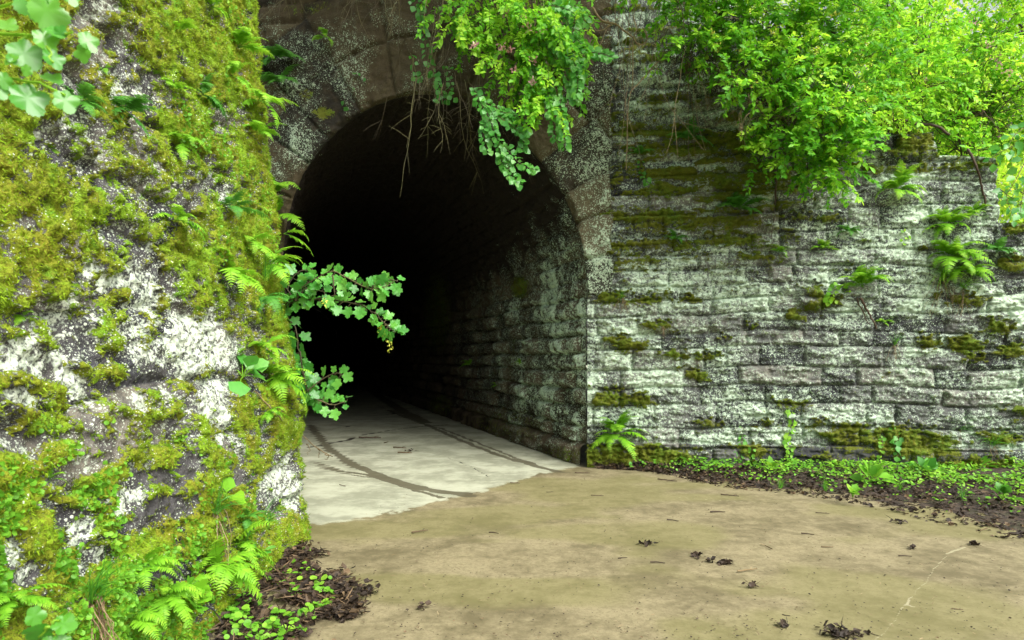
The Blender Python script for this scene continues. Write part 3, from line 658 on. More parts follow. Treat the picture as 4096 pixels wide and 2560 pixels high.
# ------------------------------------------------------------------ fuzz of moss
def fuzz(name, V, N, prob, n, mat, label, lmin, lmax, cat='moss', tpl=FZ, wide=1.0, tb=None):
    c = np.cumsum(prob); idx = np.searchsorted(c, rng.random(n)*c[-1])
    pos = V[idx]+N[idx]*-.002+rng.normal(0, .006, (n, 3))
    D = nrm(N[idx]*.55+rng.normal(0, .45, (n, 3))+np.array([0, 0, -.1]))
    L = rng.uniform(lmin, lmax, n)
    ti = np.clip(fbm(pos, 5, 3, 123)*1.6-.3+rng.normal(0, .18, n), 0, 1)
    mb = MB(); mb.inst(tpl, pos, D, rdir(n), L, ti, wide); me = mb.mesh(name, False)
    return tag(link(name, me, mat), label, cat, kind='stuff')
px, py = proj(LV); vis = (LV[:, 1] > 2.1) & (px > -60) & (px < 1300) & (py > -60) & (py < 2650)
pr = sstep(.45, .9, LM)*vis*LV[:, 1]
fuzz('moss', LV, LN, pr, 170000, M['fuzzL'], 'olive and yellow green moss cushions furring the left rock wall', .010, .026)
px, py = proj(RV); vis = (px < 4200) & (py > 350)
fuzz('moss', RV, RN, sstep(.45, .9, RM)*vis, 40000, M['fuzzR'], 'dark green moss tufts along the ledges of the right wall', .012, .035)
# leafy little creepers low on the left wall
px, py = proj(LV)
pz = sstep(1650, 2100, py)*sstep(1150, 500, px)*(LV[:, 1] > 2.1)*(px > -60)*(py < 2640)*sstep(.5, .8, LM)
pz = pz*sstep(.45, .6, fbm(LV, 4, 3, 301))
pz += .18*sstep(.58, .66, fbm(LV, 3, 3, 302))*sstep(.5, .8, LM)*(LV[:, 1] > 2.1)*(px > -60)*(py < 2640)*(px > 700)
fuzz('creeping_plant', LV, LN, pz, 9000, M['cover'], 'tiny round leaved creeping plants matted low on the left wall', .012, .030, 'creeper', RD)

# ------------------------------------------------------------------ ferns
def frond_mesh(name, npair, e0, e1, wmax, seed, m=6):
    r = np.random.default_rng(seed); mb = MB(); K = 26
    t = np.linspace(0, 1, K); e = np.radians(e0+(e1-e0)*t**1.1); yy = np.concatenate([[0], np.cumsum(np.cos(e[:-1]))])/(K-1); zz = np.concatenate([[0], np.cumsum(np.sin(e[:-1]))])/(K-1)
    xx = np.sin(t*2+seed)*.03; path = np.stack([xx, yy, zz], -1)
    mb.tube(path, .008, .003, 3, .2)
    T = nrm(np.gradient(path, axis=0))
    pos = []; D = []; N = []; sz = []; ti = []
    for i in range(npair):
        a = .14+.85*(i/(npair-1))**.95; c = np.array([np.interp(a, t, path[:, q]) for q in range(3)]); tg = nrm(np.array([np.interp(a, t, T[:, q]) for q in range(3)]))
        L = wmax*(np.sin(min(1, (a-.05)/.30)*math.pi/2))*((1-a)**.75)*1.25+.015
        for sd in (-1, 1):
            side = np.array([sd, 0, 0.]); up = np.cross([1, 0, 0], tg)
            d = nrm(side*.9+tg*.42+up*r.uniform(-.25, .12)+r.normal(0, .05, 3))
            mm = max(2, int(round(m*L/wmax)))
            nn = nrm(np.cross(d, tg)*sd+r.normal(0, .1, 3))
            sp = np.cross(nn, d)
            ti0 = np.clip(.35+.5*a+r.normal(0, .12), 0, 1)
            pos.append(c); D.append(d); N.append(nn); sz.append(L); ti.append(ti0)
    K2 = 6; y = np.linspace(0, 1, 2*K2+1); wv = .17*(1-y)**.6*(.55+.45*np.sin(np.minimum(y*9, math.pi/2)))*np.where(np.arange(2*K2+1) % 2, 1.15, .62); wv[-1] = .002
    tv = np.concatenate([np.stack([0*y, y, .02-.18*y*y], -1), np.stack([-wv, y+.03*(np.arange(2*K2+1) % 2), -.18*y*y-.02], -1), np.stack([wv, y+.03*(np.arange(2*K2+1) % 2), -.18*y*y-.02], -1)])
    j = np.arange(2*K2); n_ = 2*K2+1
    tpl = (tv, [np.concatenate([np.stack([j, j+1, j+1+n_, j+n_], -1), np.stack([j+1, j, j+2*n_, j+1+2*n_], -1)])])
    mb.inst(tpl, np.array(pos), np.array(D), np.array(N), np.array(sz), np.array(ti), 1.25)
    return mb.mesh(name)
FR = [frond_mesh('frond', 17, e0, e1, w, i) for i, (e0, e1, w) in enumerate([(55, -45, .24), (40, -70, .21), (25, -60, .26), (65, -20, .20), (50, -80, .23), (15, -50, .22)])]
FRD = []
for f in FR:
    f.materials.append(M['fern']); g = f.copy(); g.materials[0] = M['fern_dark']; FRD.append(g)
def fern(p, yaw, L, n, label, group, dark=False, spread=80, pit=(-15, 35), name='fern', seed=None, cat='fern'):
    r = np.random.default_rng(seed if seed is not None else int(abs(p[0]*1000+p[2]*777)) % 99999)
    o = empty(name, p, 0); tag(o, label, cat, group)
    for i in range(n):
        az = yaw+math.radians(-spread+2*spread*(i+.5)/n+r.uniform(-10, 10))
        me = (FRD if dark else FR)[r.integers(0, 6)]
        c = link('frond', me, None, o)
        c.rotation_euler = (math.radians(r.uniform(*pit)), r.uniform(-.35, .35), az)
        k = L*r.uniform(.75, 1.1); c.scale = (k, k, k)
    return o
# yaw: local +y turned to the outward normal.  left wall normal = +X -> yaw -90deg ; right wall normal ~ -Y -> 180deg
YL = math.radians(-128); YR = math.radians(180-8.5)
GL = 'ferns rooted on the mossy left wall'; GR = 'ferns rooted on the lichen covered right wall'; GB = 'ferns at the foot of the left wall'
LF = [ # px py lengthpx n dark label
 (310,400,170,7,True,'dark green fern under the close lobed leaves at the upper left of the rock wall'),
 (500,450,210,8,True,'spreading fern with stringy brown roots in the upper left of the rock wall'),
 (810,375,140,7,True,'dense rounded fern over a dark hollow high on the rock wall'),
 (690,350,120,4,False,'pale arching fronds to the left of the dense rounded fern'),
 (720,570,150,6,False,'bright fern on the moss straight below the dense rounded fern'),
 (960,190,170,6,False,'bright fern near the top right edge of the mossy rock wall'),
 (720,120,110,4,False,'few small fronds near the top of the rock wall'),
 (850,30,110,4,False,'topmost small fern on the rock wall, cut by the frame'),
 (930,300,150,5,False,'slender fronds drooping below the bright fern at the top right of the wall'),
 (1040,400,190,6,False,'long fronds arching over the wall edge toward the brown arch stones'),
 (420,270,60,3,False,'single little frond on the lichen strip of the upper wall'),
 (700,890,160,5,False,'narrow bright fern half way up the left wall'),
 (930,830,170,5,True,'tall thin fern on the moss left of the dark opening'),
 (1000,970,160,5,False,'soft fronds on bright moss level with the projecting frond'),
 (1030,540,150,4,False,'small hanging fern on the shaded wall edge beside the arch'),
 (900,1110,230,8,False,'large yellow green fern beside the currant branch'),
 (1075,1050,170,8,False,'bushy fern at the wall edge just above the currant branch'),
 (1060,1180,150,6,True,'low fern behind the leaves where the currant branch starts'),
 (1050,1380,160,6,False,'fern on the wall edge between the currant branch and the broadleaf plant'),
 (1080,1500,240,9,False,'big bright fern beside the glossy broadleaf plant'),
 (1080,1640,100,5,False,'small fern growing on the mossy bulge under the broadleaf plant'),
 (90,1270,100,3,False,'single yellow green frond on white lichen at the left edge'),
 (190,1930,100,3,False,'small fern on the creeping plants low on the left'),
 (990,2060,120,5,True,'narrow fern next to the lower grass tuft'),
]
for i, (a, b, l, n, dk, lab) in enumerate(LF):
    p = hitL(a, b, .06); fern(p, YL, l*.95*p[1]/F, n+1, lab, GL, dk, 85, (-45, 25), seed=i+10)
BF = [(960,2180,200,8,.1,'bright fern clump leaning over the base of the left wall, nearest to the road'),
 (870,2290,230,9,.2,'largest lime green fern on the lower left wall'),
 (560,2290,190,8,.1,'fern with pale broad fronds by the fan of dry roots'),
 (640,2400,210,9,.12,'lime green fern hanging at the bottom of the wall right of the dry roots'),
 (520,2470,190,7,.1,'lowest fern at the bottom edge of the view'),
 (60,2400,190,7,.05,'fern in the bottom left corner behind the close leaf'),
 (740,2330,150,6,.1,'small fern tucked left of the largest lime green fern')]
for i, (a, b, l, n, off, lab) in enumerate(BF):
    p = hitL(a, b, off); fern(p, YL, l*1.0*p[1]/F, n, lab, GB, False, 90, (-40, 25), seed=i+60)
RF = [(2470,1740,160,13,False,'large bright fern on the plinth at the corner of the tunnel mouth'),
 (2960,840,150,9,True,'dark green fern in the middle of the right wall under the shrub'),
 (3115,1010,70,5,False,'small bright fern above the bare stone of the right wall'),
 (3590,760,150,10,False,'feathery fern below the moss capped block on the right wall'),
 (3790,900,150,10,False,'upper fern of the tall fern and grass column on the right wall'),
 (3800,1030,170,12,False,'middle fern of the tall fern and grass column on the right wall'),
 (3860,1090,150,10,False,'lower right fern of the tall fern and grass column on the right wall'),
 (3985,1010,110,7,True,'compact fern between the tall column and the right frame edge'),
 (3450,1150,170,7,False,'lime fern stretching sideways from the broken stone ledge'),
 (3285,1000,80,5,False,'little fern with an orange leaf on the right wall'),
 (3390,930,80,5,True,'pale wispy fern above the little fern with the orange leaf'),
 (2760,560,130,7,True,'shaded fern high on the right wall beneath the twigs'),
 (2560,620,90,5,True,'shaded small fern left of the hanging stems'),
 (2700,960,80,4,True,'tiny fern in the mossy bands near the arch'),
 (3890,860,90,5,False,'small fern below the coping at the right'),
 (3530,1290,60,4,False,'small green plant beside the hanging root on the right wall')]
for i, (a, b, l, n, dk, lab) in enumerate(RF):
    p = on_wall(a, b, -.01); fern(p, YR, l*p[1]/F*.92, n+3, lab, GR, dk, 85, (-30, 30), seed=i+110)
for i, (a, b, l, n, off, lab) in enumerate([(1100,240,150,8,.06,'dark fern hanging on the brown arch stones at their upper left'),(1120,330,140,7,.06,'lower fern hanging on the brown arch stones at their left'),
   (1300,150,80,5,.08,'small fern alone on the brown stones above the arch'),(1100,780,170,6,.08,'fern growing where the arch meets the mossy wall'),(1110,860,160,6,.1,'fern just below the one where the arch meets the mossy wall')]):
    p = hitR(a, b, off+.05); fern(p, YR, l*p[1]/F, n, lab, 'ferns on the arch stones', i < 2, 85, (-35, 15), seed=i+160)
p = hitL(1175, 905, .1); fern(P(1135, 935, 6.1), math.radians(-75), 150*6.1/F, 2, 'lone frond projecting from the wall edge over the dark opening', GL, False, 12, (-20, -5), seed=7)
p = P(1140, 1030, 6.1); fern(p, math.radians(-75), 90*6.1/F, 2, 'short frond projecting below the lone frond over the dark opening', GL, False, 12, (-20, -5), seed=8)
# inside the tunnel, on its right wall
for a, b, D_, l, lab in [(1880,1460,3.6,60,'small fern on the damp wall inside the tunnel'),(2085,1450,1.9,36,'tiny bright fern nearer the mouth on the tunnel wall'),(1985,1540,2.7,32,'tiny fern low on the tunnel wall')]:
    rx = (a-CX)/F; # intersect with jamb plane through C0 along TD
    nj = np.array([-TD[1], TD[0]]); Y = (C0 @ nj)/(rx*nj[0]+nj[1]); p = P(a, b, Y*.985)
    fern(p, math.radians(110), l*p[1]/F, 5, lab, 'ferns inside the tunnel', False, 80, (-20, 30), seed=int(a))

# ------------------------------------------------------------------ grass tufts
def grass(p, n, L, up, out, label, cat='grass tuft', roots=0, w=.035, group=None, mat='grass'):
    o = empty('grass_tuft', p); tag(o, label, cat, group)
    mb = MB(); out = np.array(out, float)
    for i in range(n):
        d = nrm(np.array([0, 0, up])+out*rng.uniform(.2, 1)+rng.normal(0, .35, 3)); l = L*rng.uniform(.5, 1.1); k = 5
        pts = [np.zeros(3)+rng.normal(0, L*.05, 3)]
        for q in range(k):
            pts.append(pts[-1]+d*l/k); d = nrm(d+np.array([0, 0, -.28])+rng.normal(0, .05, 3))
        pts = np.array(pts); side = nrm(np.cross(pts[-1]-pts[0], rng.normal(0, 1, 3)))*w*L*.5
        wd = np.linspace(1, .1, k+1)[:, None]
        V = np.concatenate([pts-side*wd, pts+side*wd]); j = np.arange(k)
        mb.add(V, [np.stack([j, j+k+1, j+k+2, j+1], -1)], rng.random())
    link('blade', mb.mesh('blade'), M[mat], o)
    if roots:
        mb = MB()
        for i in range(roots):
            a = np.zeros(3)+rng.normal(0, L*.06, 3); b = a+np.array([rng.normal(0, .25)*L, -.02+rng.normal(0, .1)*L, -L*rng.uniform(.5, 1.1)])+out*.08*L
            mb.tube(wob([a, (a+b)/2+out*.06*L, b], 7, L*.06), .0035, .0015, 3, rng.random())
        link('root', mb.mesh('root'), M['straw'], o)
    return o
X1 = (1, -.3, 0)
grass(hitL(370,2390,.06), 34, .33, 1.2, X1, 'grass tuft above a fan of pale dry roots at the bottom left', roots=24, w=.022)
grass(hitL(860,2040,.06), 30, .30, .9, X1, 'grass tuft with a broad leaf on the lower left wall', roots=12, w=.022)
grass(hitL(1060,2090,.06), 22, .34, 1.0, X1, 'darker grass tuft close to the wall edge by the road', w=.02)
grass(hitL(1060,1100,.06), 20, .40, 1.3, X1, 'long thin grass above the bushy fern at the wall edge', w=.018)
NR = (NW[0], NW[1], 0)
grass(on_wall(3770,1110), 60, .50, .5, NR, 'big bright grass tuft of the green column on the right wall', roots=22, w=.02, mat='fern')
grass(on_wall(3850,1150), 30, .42, .8, NR, 'thin grass clump beside the green column on the right wall', roots=10, w=.018, mat='fern')
grass(on_wall(2490,1190), 30, .22, .6, NR, 'small grass tuft on a mossy ledge with a dry beard', roots=14, w=.03)
grass(on_wall(2650,1310), 14, .16, .3, NR, 'dry straw coloured tuft on the right wall near the arch', roots=10, w=.03, mat='straw')
grass(on_wall(3580,1380), 26, .28, 1.4, NR, 'upright grass in the broken joint of the right wall', roots=12, w=.025)
grass(on_wall(3840,1720), 22, .32, .9, NR, 'grass sprouting low on the right wall near its foot', roots=8, w=.02)
grass(on_wall(3970,1780), 26, .40, .9, NR, 'long grass at the foot of the right wall close to the frame edge', roots=8, w=.02)
grass(on_wall(2745,960), 16, .20, .2, NR, 'dry dangling tuft under the mossy ledge', roots=16, w=.02, mat='straw')

# ------------------------------------------------------------------ leafy plants & vines
def leafy(name, base, stems, tpl, size, spacing, mat, label, cat, group=None, sr=.006, smat='stem', pet=.5, facing=(0, -1, .4), jit=.6, pairs=False, droop=.3, tb=(0, 1), extra=None, wide=1.0):
    """stems: list of polylines (world).  ONE thing: stem part + foliage part."""
    o = empty(name, base); tag(o, label, cat, group); b0 = np.array(base, float)
    ms = MB(); ml = MB(); fc = np.array(facing, float)
    for st in stems:
        L = np.linalg.norm(np.diff(st, axis=0), axis=1).sum(); k = max(6, int(L/.05))
        q = wob(st, k, L*.03)
        ms.tube(q-b0, sr, sr*.4, 4, rng.random())
        n = max(2, int(L/spacing)); t = np.linspace(.06, 1, n)*(k-1); i = np.clip(t.astype(int), 0, k-2); f = (t-i)[:, None]
        pp = q[i]*(1-f)+q[i+1]*f; tg = nrm(q[i+1]-q[i])
        reps = 2 if pairs else 1
        for rp in range(reps):
            side = nrm(np.cross(tg, fc)+rng.normal(0, .3, (n, 3)))*((-1)**(np.arange(n)+rp))[:, None]
            sz = size*rng.uniform(.55, 1.15, n)
            pe = pp+side*sz[:, None]*pet*rng.uniform(.3, 1, n)[:, None]
            D = nrm(side*.8+tg*.5+np.array([0, 0, -droop])+rng.normal(0, jit*.5, (n, 3)))
            N = nrm(fc+rng.normal(0, jit, (n, 3)))
            if pet > .3:
                for a_, b_ in zip(pp, pe): ms.tube(np.array([a_, b_])-b0, sr*.4, sr*.3, 3, .6)
            ml.inst(tpl, pe-b0, D, N, sz, rng.uniform(tb[0], tb[1], n), wide)
    link('stem', ms.mesh('stem'), M[smat], o); link('foliage', ml.mesh('foliage'), M[mat], o)
    if extra: extra(o, b0)
    return o
def PL(pts, Y):
    if np.isscalar(Y): Y = [Y]*len(pts)
    return np.array([P(a, b, y) for (a, b), y in zip(pts, Y)])
# currant branch over the dark opening
def blossoms(o, b0):
    mb = MB()
    for (a, b) in [(1525,1290),(1530,1320),(1560,1370),(1555,1345),(1300,1190)]:
        c = P(a, b, 5.5)-b0
        n = 8; mb.inst(OV, c+rng.normal(0, .012, (n, 3))+np.linspace(0, -.07, n)[:, None]*np.array([0, 0, 1]), rdir(n, -.3), rdir(n), .028)
    link('blossom', mb.mesh('blossom'), M['yellowbud'], o)
leafy('currant_branch', P(1120, 1250, 6.15), [PL([(1120,1250),(1180,1200),(1240,1130),(1330,1100),(1420,1130),(1500,1170),(1570,1130)], [6.15, 6, 5.9, 5.8, 5.7, 5.6, 5.6]),
  PL([(1120,1250),(1180,1210),(1280,1210),(1400,1225),(1490,1240),(1540,1290),(1580,1330)], [6.15, 6, 5.9, 5.7, 5.6, 5.5, 5.5]),
  PL([(1180,1200),(1150,1150),(1190,1090),(1250,1075)], 5.95), PL([(1330,1100),(1340,1180)], 5.7), PL([(1490,1150),(1540,1120),(1590,1125)], 5.6), PL([(1180,1205),(1230,1150),(1300,1170)], 5.9)],
  LB, .095, .032, 'ivy', 'currant branch of glossy lobed leaves reaching across the dark opening', 'branch', sr=.008, extra=blossoms, jit=.5, droop=.4)
leafy('currant_branch', P(1140, 1260, 6.15), [PL([(1140,1260),(1180,1310),(1200,1400),(1210,1480),(1240,1560),(1290,1600)], 6.05), PL([(1200,1400),(1215,1500),(1230,1560),(1270,1600)], 6.0),
  PL([(1230,1560),(1280,1520),(1340,1490),(1370,1500)], 5.9), PL([(1270,1600),(1330,1620),(1390,1600)], 5.85)],
  LB, .095, .032, 'ivy', 'trailing currant stem hanging down the wall edge with leaves over the tunnel floor', 'branch', sr=.007, jit=.5, droop=.5)
# broadleaf plant and others on the left wall
def rosette(p, n, L, tpl, mat, label, up=.5, out=(1, -.4, 0), cat='plant', wide=1.0, group=None, name='broadleaf_plant'):
    o = empty(name, p); tag(o, label, cat, group); mb = MB(); ms = MB()
    out = np.array(out, float)
    for i in range(n):
        d = nrm(out*rng.uniform(.2, .9)+rng.normal(0, .55, 3)+np.array([0, 0, up]))
        st = d*L*rng.uniform(.3, .6); ms.tube(np.array([[0, 0, 0], st*.6+[0, 0, .01], st]), .004, .003, 3, .7)
        mb.inst(tpl, st, nrm(d+np.array([0, 0, -.3])), nrm(np.array([0, 0, 1])+out*.8+rng.normal(0, .3, 3)), L*rng.uniform(.6, 1.0), rng.random(1), wide)
    link('stem', ms.mesh('stem'), M['cover'], o); link('foliage', mb.mesh('foliage'), M[mat], o); return o
rosette(hitL(960,1510,.12), 12, .17, OVB, 'ivy', 'glossy oval leaved plant on the ledge of the left wall', wide=1.3)
rosette(hitL(900,1990,.10), 5, .13, OVB, 'fern', 'two toned oval leaves beside the grass tuft on the lower left wall', wide=1.3)
rosette(hitL(1030,2200,.10), 6, .09, RD, 'ivy', 'pale round leaved plant beside the lowest bright fern clump')
rosette(hitL(760,2400,.12), 9, .10, LB, 'fern', 'small lobed seedling under the largest fern')
# close, out of focus foliage at the upper left and lower left
def near_branch(label, stems, leaves, name='leafy_branch'):
    b0 = P(stems[0][0][0], stems[0][0][1], stems[0][0][2]); o = empty(name, b0); tag(o, label, 'branch'); ms = MB(); ml = MB()
    for st in stems: ms.tube(wob([P(*q)-b0 for q in st], 12, .01), .0042, .0022, 5, .9)
    for (a, b, Y, s, ang, tx, ty) in leaves:
        th = math.radians(ang); D = np.array([math.cos(th), .15*ty, math.sin(th)]); N = np.array([tx*.9+.25, -.9, .75-ty*.9])
        ml.inst(LBn, [P(a, b, Y)-b0], [D], [N], .74*s*Y/F, [rng.random()], rng.uniform(.8, 1))
    link('stem', ms.mesh('stem'), M['cover'], o); link('foliage', ml.mesh('foliage'), M['near'], o)
near_branch('blurred branch of pale lobed leaves close to the camera at the top left',
  [[(-60,120,1.5),(120,140,1.45),(290,128,1.4)],[(120,140,1.45),(170,190,1.4),(215,250,1.4)],[(-80,260,1.5),(20,305,1.45),(140,320,1.42),(260,380,1.4)],[(20,305,1.45),(80,360,1.45),(120,390,1.45)],[(-60,20,1.5),(60,30,1.45),(120,0,1.4)],[(120,140,1.45),(60,200,1.45),(50,250,1.45)]],
  [(95,-60,1.4,190,-70,0,1),(175,-30,1.4,210,-85,1.2,1),(60,120,1.45,110,150,0,0),(190,110,1.4,100,-30,.4,0),(330,130,1.4,110,-60,.8,1),(330,180,1.4,90,-90,-.3,1),(60,170,1.42,180,-50,-.2,0),(150,120,1.4,130,-55,.9,1),(190,200,1.4,110,-60,1.5,1),
   (10,290,1.4,90,-80,0,0),(75,340,1.42,190,-55,.3,0),(170,300,1.42,110,-20,.6,0),(240,365,1.4,120,-65,.8,1),(20,255,1.4,80,30,.2,0),(260,-50,1.4,110,-60,.2,0),(-20,330,1.4,100,-60,0,0),(110,260,1.4,60,-100,1.4,0),(230,150,1.4,70,60,1.0,0)])
near_branch('blurred pair of close leaves at the bottom left edge of the view', [[(-80,2700,1.6),(100,2600,1.55),(190,2510,1.5)],[(190,2510,1.5),(240,2480,1.5)]],
  [(190,2500,1.5,150,-140,.6,1),(215,2490,1.5,120,-10,.2,0),(160,2570,1.5,160,-40,0,0),(130,2430,1.5,110,-75,1,0),(230,2540,1.5,90,-60,.5,0)])

# ------------------------------------------------------------------ shrubs
def shrub(name, base, roots, blobl, nper, tpl, size, mat, label, cat='shrub', group=None, twl=.32, droop=.35, facing=(0, -.6, .8), sp=.035, br=.014, tb=(0, 1), dens=1.0, extra=None, wide=1.0, bare=.0):
    """roots: where the main limbs leave the ground; blobl: (px,py,Y,rx_m,ry_m,rz_m,count)"""
    o = empty(name, base); tag(o, label, cat, group); b0 = np.array(base, float); ms = MB(); ml = MB(); fc = np.array(facing, float)
    for (a, b, Y, rx, ry, rz, cnt) in blobl:
        c = P(a, b, Y); cnt = int(cnt*dens)
        rt = np.array(roots[rng.integers(0, len(roots))]) if len(roots) else c
        root = min(roots, key=lambda q: np.linalg.norm(np.array(q)-c)+rng.uniform(0, .8)) if len(roots) else c
        mid = (np.array(root)+c)/2+np.array([0, -.1, .25*np.linalg.norm(np.array(root)-c)])
        limb = wob([root, mid, c], 14, .12); ms.tube(limb-b0, br, br*.4, 5, rng.random())
        d = rng.normal(0, 1, (cnt, 3)); d = nrm(d)*rng.random((cnt, 1))**.45
        start = c+d*np.array([rx, ry, rz])
        out = nrm(d/np.array([rx, ry, rz])*min(rx, ry, rz)+fc*.35+rng.normal(0, .5, (cnt, 3)))
        for s0, dr in zip(start, out):
            l = twl*rng.uniform(.5, 1.2); k = 5
            pts = [s0]; dd = dr.copy()
            for q in range(k): dd = nrm(dd+np.array([0, 0, -droop*.35])); pts.append(pts[-1]+dd*l/k)
            pts = np.array(pts); ms.tube(pts-b0, .0035, .0015, 3, rng.random())
            if rng.random() < .25:
                j = rng.integers(3, 14); ms.tube(np.array([limb[j], (limb[j]+s0)/2+[0, 0, .05], s0])-b0, .006, .0035, 3, rng.random())
            if rng.random() < bare: continue
            n = max(2, int(l/sp)); t = np.linspace(.1, 1, n)*k; i = np.clip(t.astype(int), 0, k-1); f = (t-i)[:, None]
            pp = pts[i]*(1-f)+pts[i+1]*f; tg = nrm(pts[i+1]-pts[i])
            base_t = np.clip(rng.uniform(tb[0], tb[1])+.15*rng.normal(), 0, 1)
            for sg in (-1, 1):
                side = nrm(np.cross(tg, fc)+rng.normal(0, .35, (n, 3)))*sg
                D = nrm(side*.85+tg*.7+rng.normal(0, .25, (n, 3))); N = nrm(fc+rng.normal(0, .45, (n, 3)))
                ml.inst(tpl, pp-b0, D, N, size*rng.uniform(.6, 1.15, n), np.clip(base_t+rng.normal(0, .15, n), 0, 1), wide)
    link('branch', ms.mesh('branch'), M['stem'], o); link('foliage', ml.mesh('foliage'), M[mat], o)
    if extra: extra(o, b0)
    return o
def Wtop(px, back=.3): s = sR(px); return WR(s, topz(s)-.1, -back).tolist()
def buds(cs, Y, col, n=9, spread=.05, sz=.03):
    def f(o, b0):
        for a, b in cs:
            mb = MB(); mb.inst(OV, P(a, b, Y)-b0+rng.normal(0, spread, (n, 3)), rdir(n, .4), rdir(n), sz)
            link('flower_cluster', mb.mesh('flower_cluster'), M[col], o)
    return f
# honeysuckle over the right wall
shrub('honeysuckle_shrub', Wtop(3050), [Wtop(2800), Wtop(3050), Wtop(3300)],
 [(2850,110,8.8,.45,.4,.32,75),(3050,60,8.9,.6,.5,.4,100),(3300,120,8.9,.6,.5,.5,100),(3000,230,8.6,.5,.35,.22,65),(2780,180,8.7,.25,.3,.2,26),(3200,300,8.5,.5,.4,.25,65),(3400,400,8.5,.4,.4,.3,60),(2950,350,8.4,.22,.3,.14,18),
  (3080,370,8.5,.3,.3,.16,24),(3280,470,8.5,.4,.35,.25,50),(3250,600,8.6,.4,.35,.3,66),(3330,660,8.6,.3,.3,.25,36),(3150,500,8.6,.4,.35,.2,40),(2900,-120,8.3,.9,.5,.2,70),(3300,-150,8.2,.9,.5,.2,80),(2600,-130,8.6,.6,.5,.2,50),(3380,560,8.5,.3,.3,.3,40),(3180,190,8.9,.5,.5,.3,55),(3450,250,8.7,.4,.4,.35,55),(3230,680,8.8,.25,.25,.12,22),(3020,590,8.9,.12,.15,.16,12),(3030,650,8.95,.08,.1,.1,6),(2900,-40,8.9,.8,.6,.25,60),(3420,20,9.0,.5,.5,.3,60),(2700,40,9.1,.25,.3,.25,20)],
 0, OV, .085, 'honey', 'broad honeysuckle shrub spilling over the top of the right wall', facing=(.1, -.55, .8), sp=.034, dens=1.1, extra=buds([(2850,130),(2960,200),(3010,330),(2980,190),(3100,130),(3260,200),(2870,190),(3330,60)], 8.3, 'yellowbud', 12, .025, .035))
shrub('honeysuckle_shrub', Wtop(3700, .8), [Wtop(3600, .8), Wtop(3800, .8), Wtop(3950, .8)],
 [(3650,60,9.6,.6,.6,.5,90),(3600,250,9.2,.45,.5,.4,80),(3720,350,9.6,.4,.5,.35,60),(3850,220,10,.6,.6,.5,90),(3550,430,9.0,.3,.4,.25,36),(3900,400,10.2,.5,.5,.4,60),(4020,100,10,.5,.6,.5,70),(3780,480,10,.3,.4,.2,24),(3980,540,10.2,.4,.4,.25,36),(4080,330,10,.4,.5,.4,50),(3800,560,9.9,.4,.3,.15,30),(3920,600,9.6,.3,.3,.1,20),(3650,470,9.5,.3,.3,.15,26),(3860,470,10.3,.5,.4,.3,50),(4040,520,10.1,.4,.4,.3,44),(3520,-20,9.4,.5,.5,.3,50)],
 0, OV, .085, 'honey', 'taller pink flowered honeysuckle standing behind the moss capped block', tb=(.3, 1), facing=(.2, -.4, .85), dens=1.15, extra=buds([(3980,230),(4000,260),(3950,180),(3700,330),(3900,90),(4040,290),(3600,90)], 9.4, 'pink', 14, .03, .04))
# background wood behind the right wall, each crown a tree with its trunk
def tree(base, trunk_top, blobl, label, size=.10, mat='honey_far', tb=(.2, 1), dens=1.0):
    o = empty('tree', base); tag(o, label, 'tree', 'trees behind the right wall'); b0 = np.array(base, float); ms = MB(); ml = MB()
    ms.tube(wob([b0, (b0+trunk_top)/2+[.15, 0, 0], trunk_top], 12, .25)-b0, .13, .06, 7, .3)
    for (c, r, cnt) in blobl:
        c = np.array(c); ms.tube(wob([np.array(trunk_top)*.7+b0*.3, (c+trunk_top)/2, c], 8, .2)-b0, .05, .015, 4, .3)
        n = int(cnt*dens); cl = max(6, n//26)
        cc = c+nrm(rng.normal(0, 1, (cl, 3)))*np.array(r)*rng.random((cl, 1))**.4
        idx = rng.integers(0, cl, n); p = cc[idx]+rng.normal(0, .16, (n, 3))
        for q in range(0, cl, 2): ms.tube(np.array([c, (c+cc[q])/2+[0, 0, .06], cc[q]])-b0, .014, .004, 3, .3)
        tt = np.clip(rng.uniform(tb[0], tb[1], cl)[idx]+rng.normal(0, .12, n), 0, 1)
        ml.inst(OV, p-b0, nrm(rng.normal(0, 1, (n, 3))+[0, 0, -.4]), nrm(rng.normal(0, .7, (n, 3))+[0, -.4, .9]), size*rng.uniform(.6, 1.2, n), tt, 1.2)
    link('trunk', ms.mesh('trunk'), M['twig'], o); link('crown', ml.mesh('crown'), M[mat], o)
def hz(x, y): 
    s = (np.array([x, y])-C0) @ W; b = -((np.array([x, y])-C0) @ NW); return float(topz(np.clip(s, -9, 9))-.2+min(b*.28, 3.5)*(1-.75*sstep(2, 7, np.array(s))))
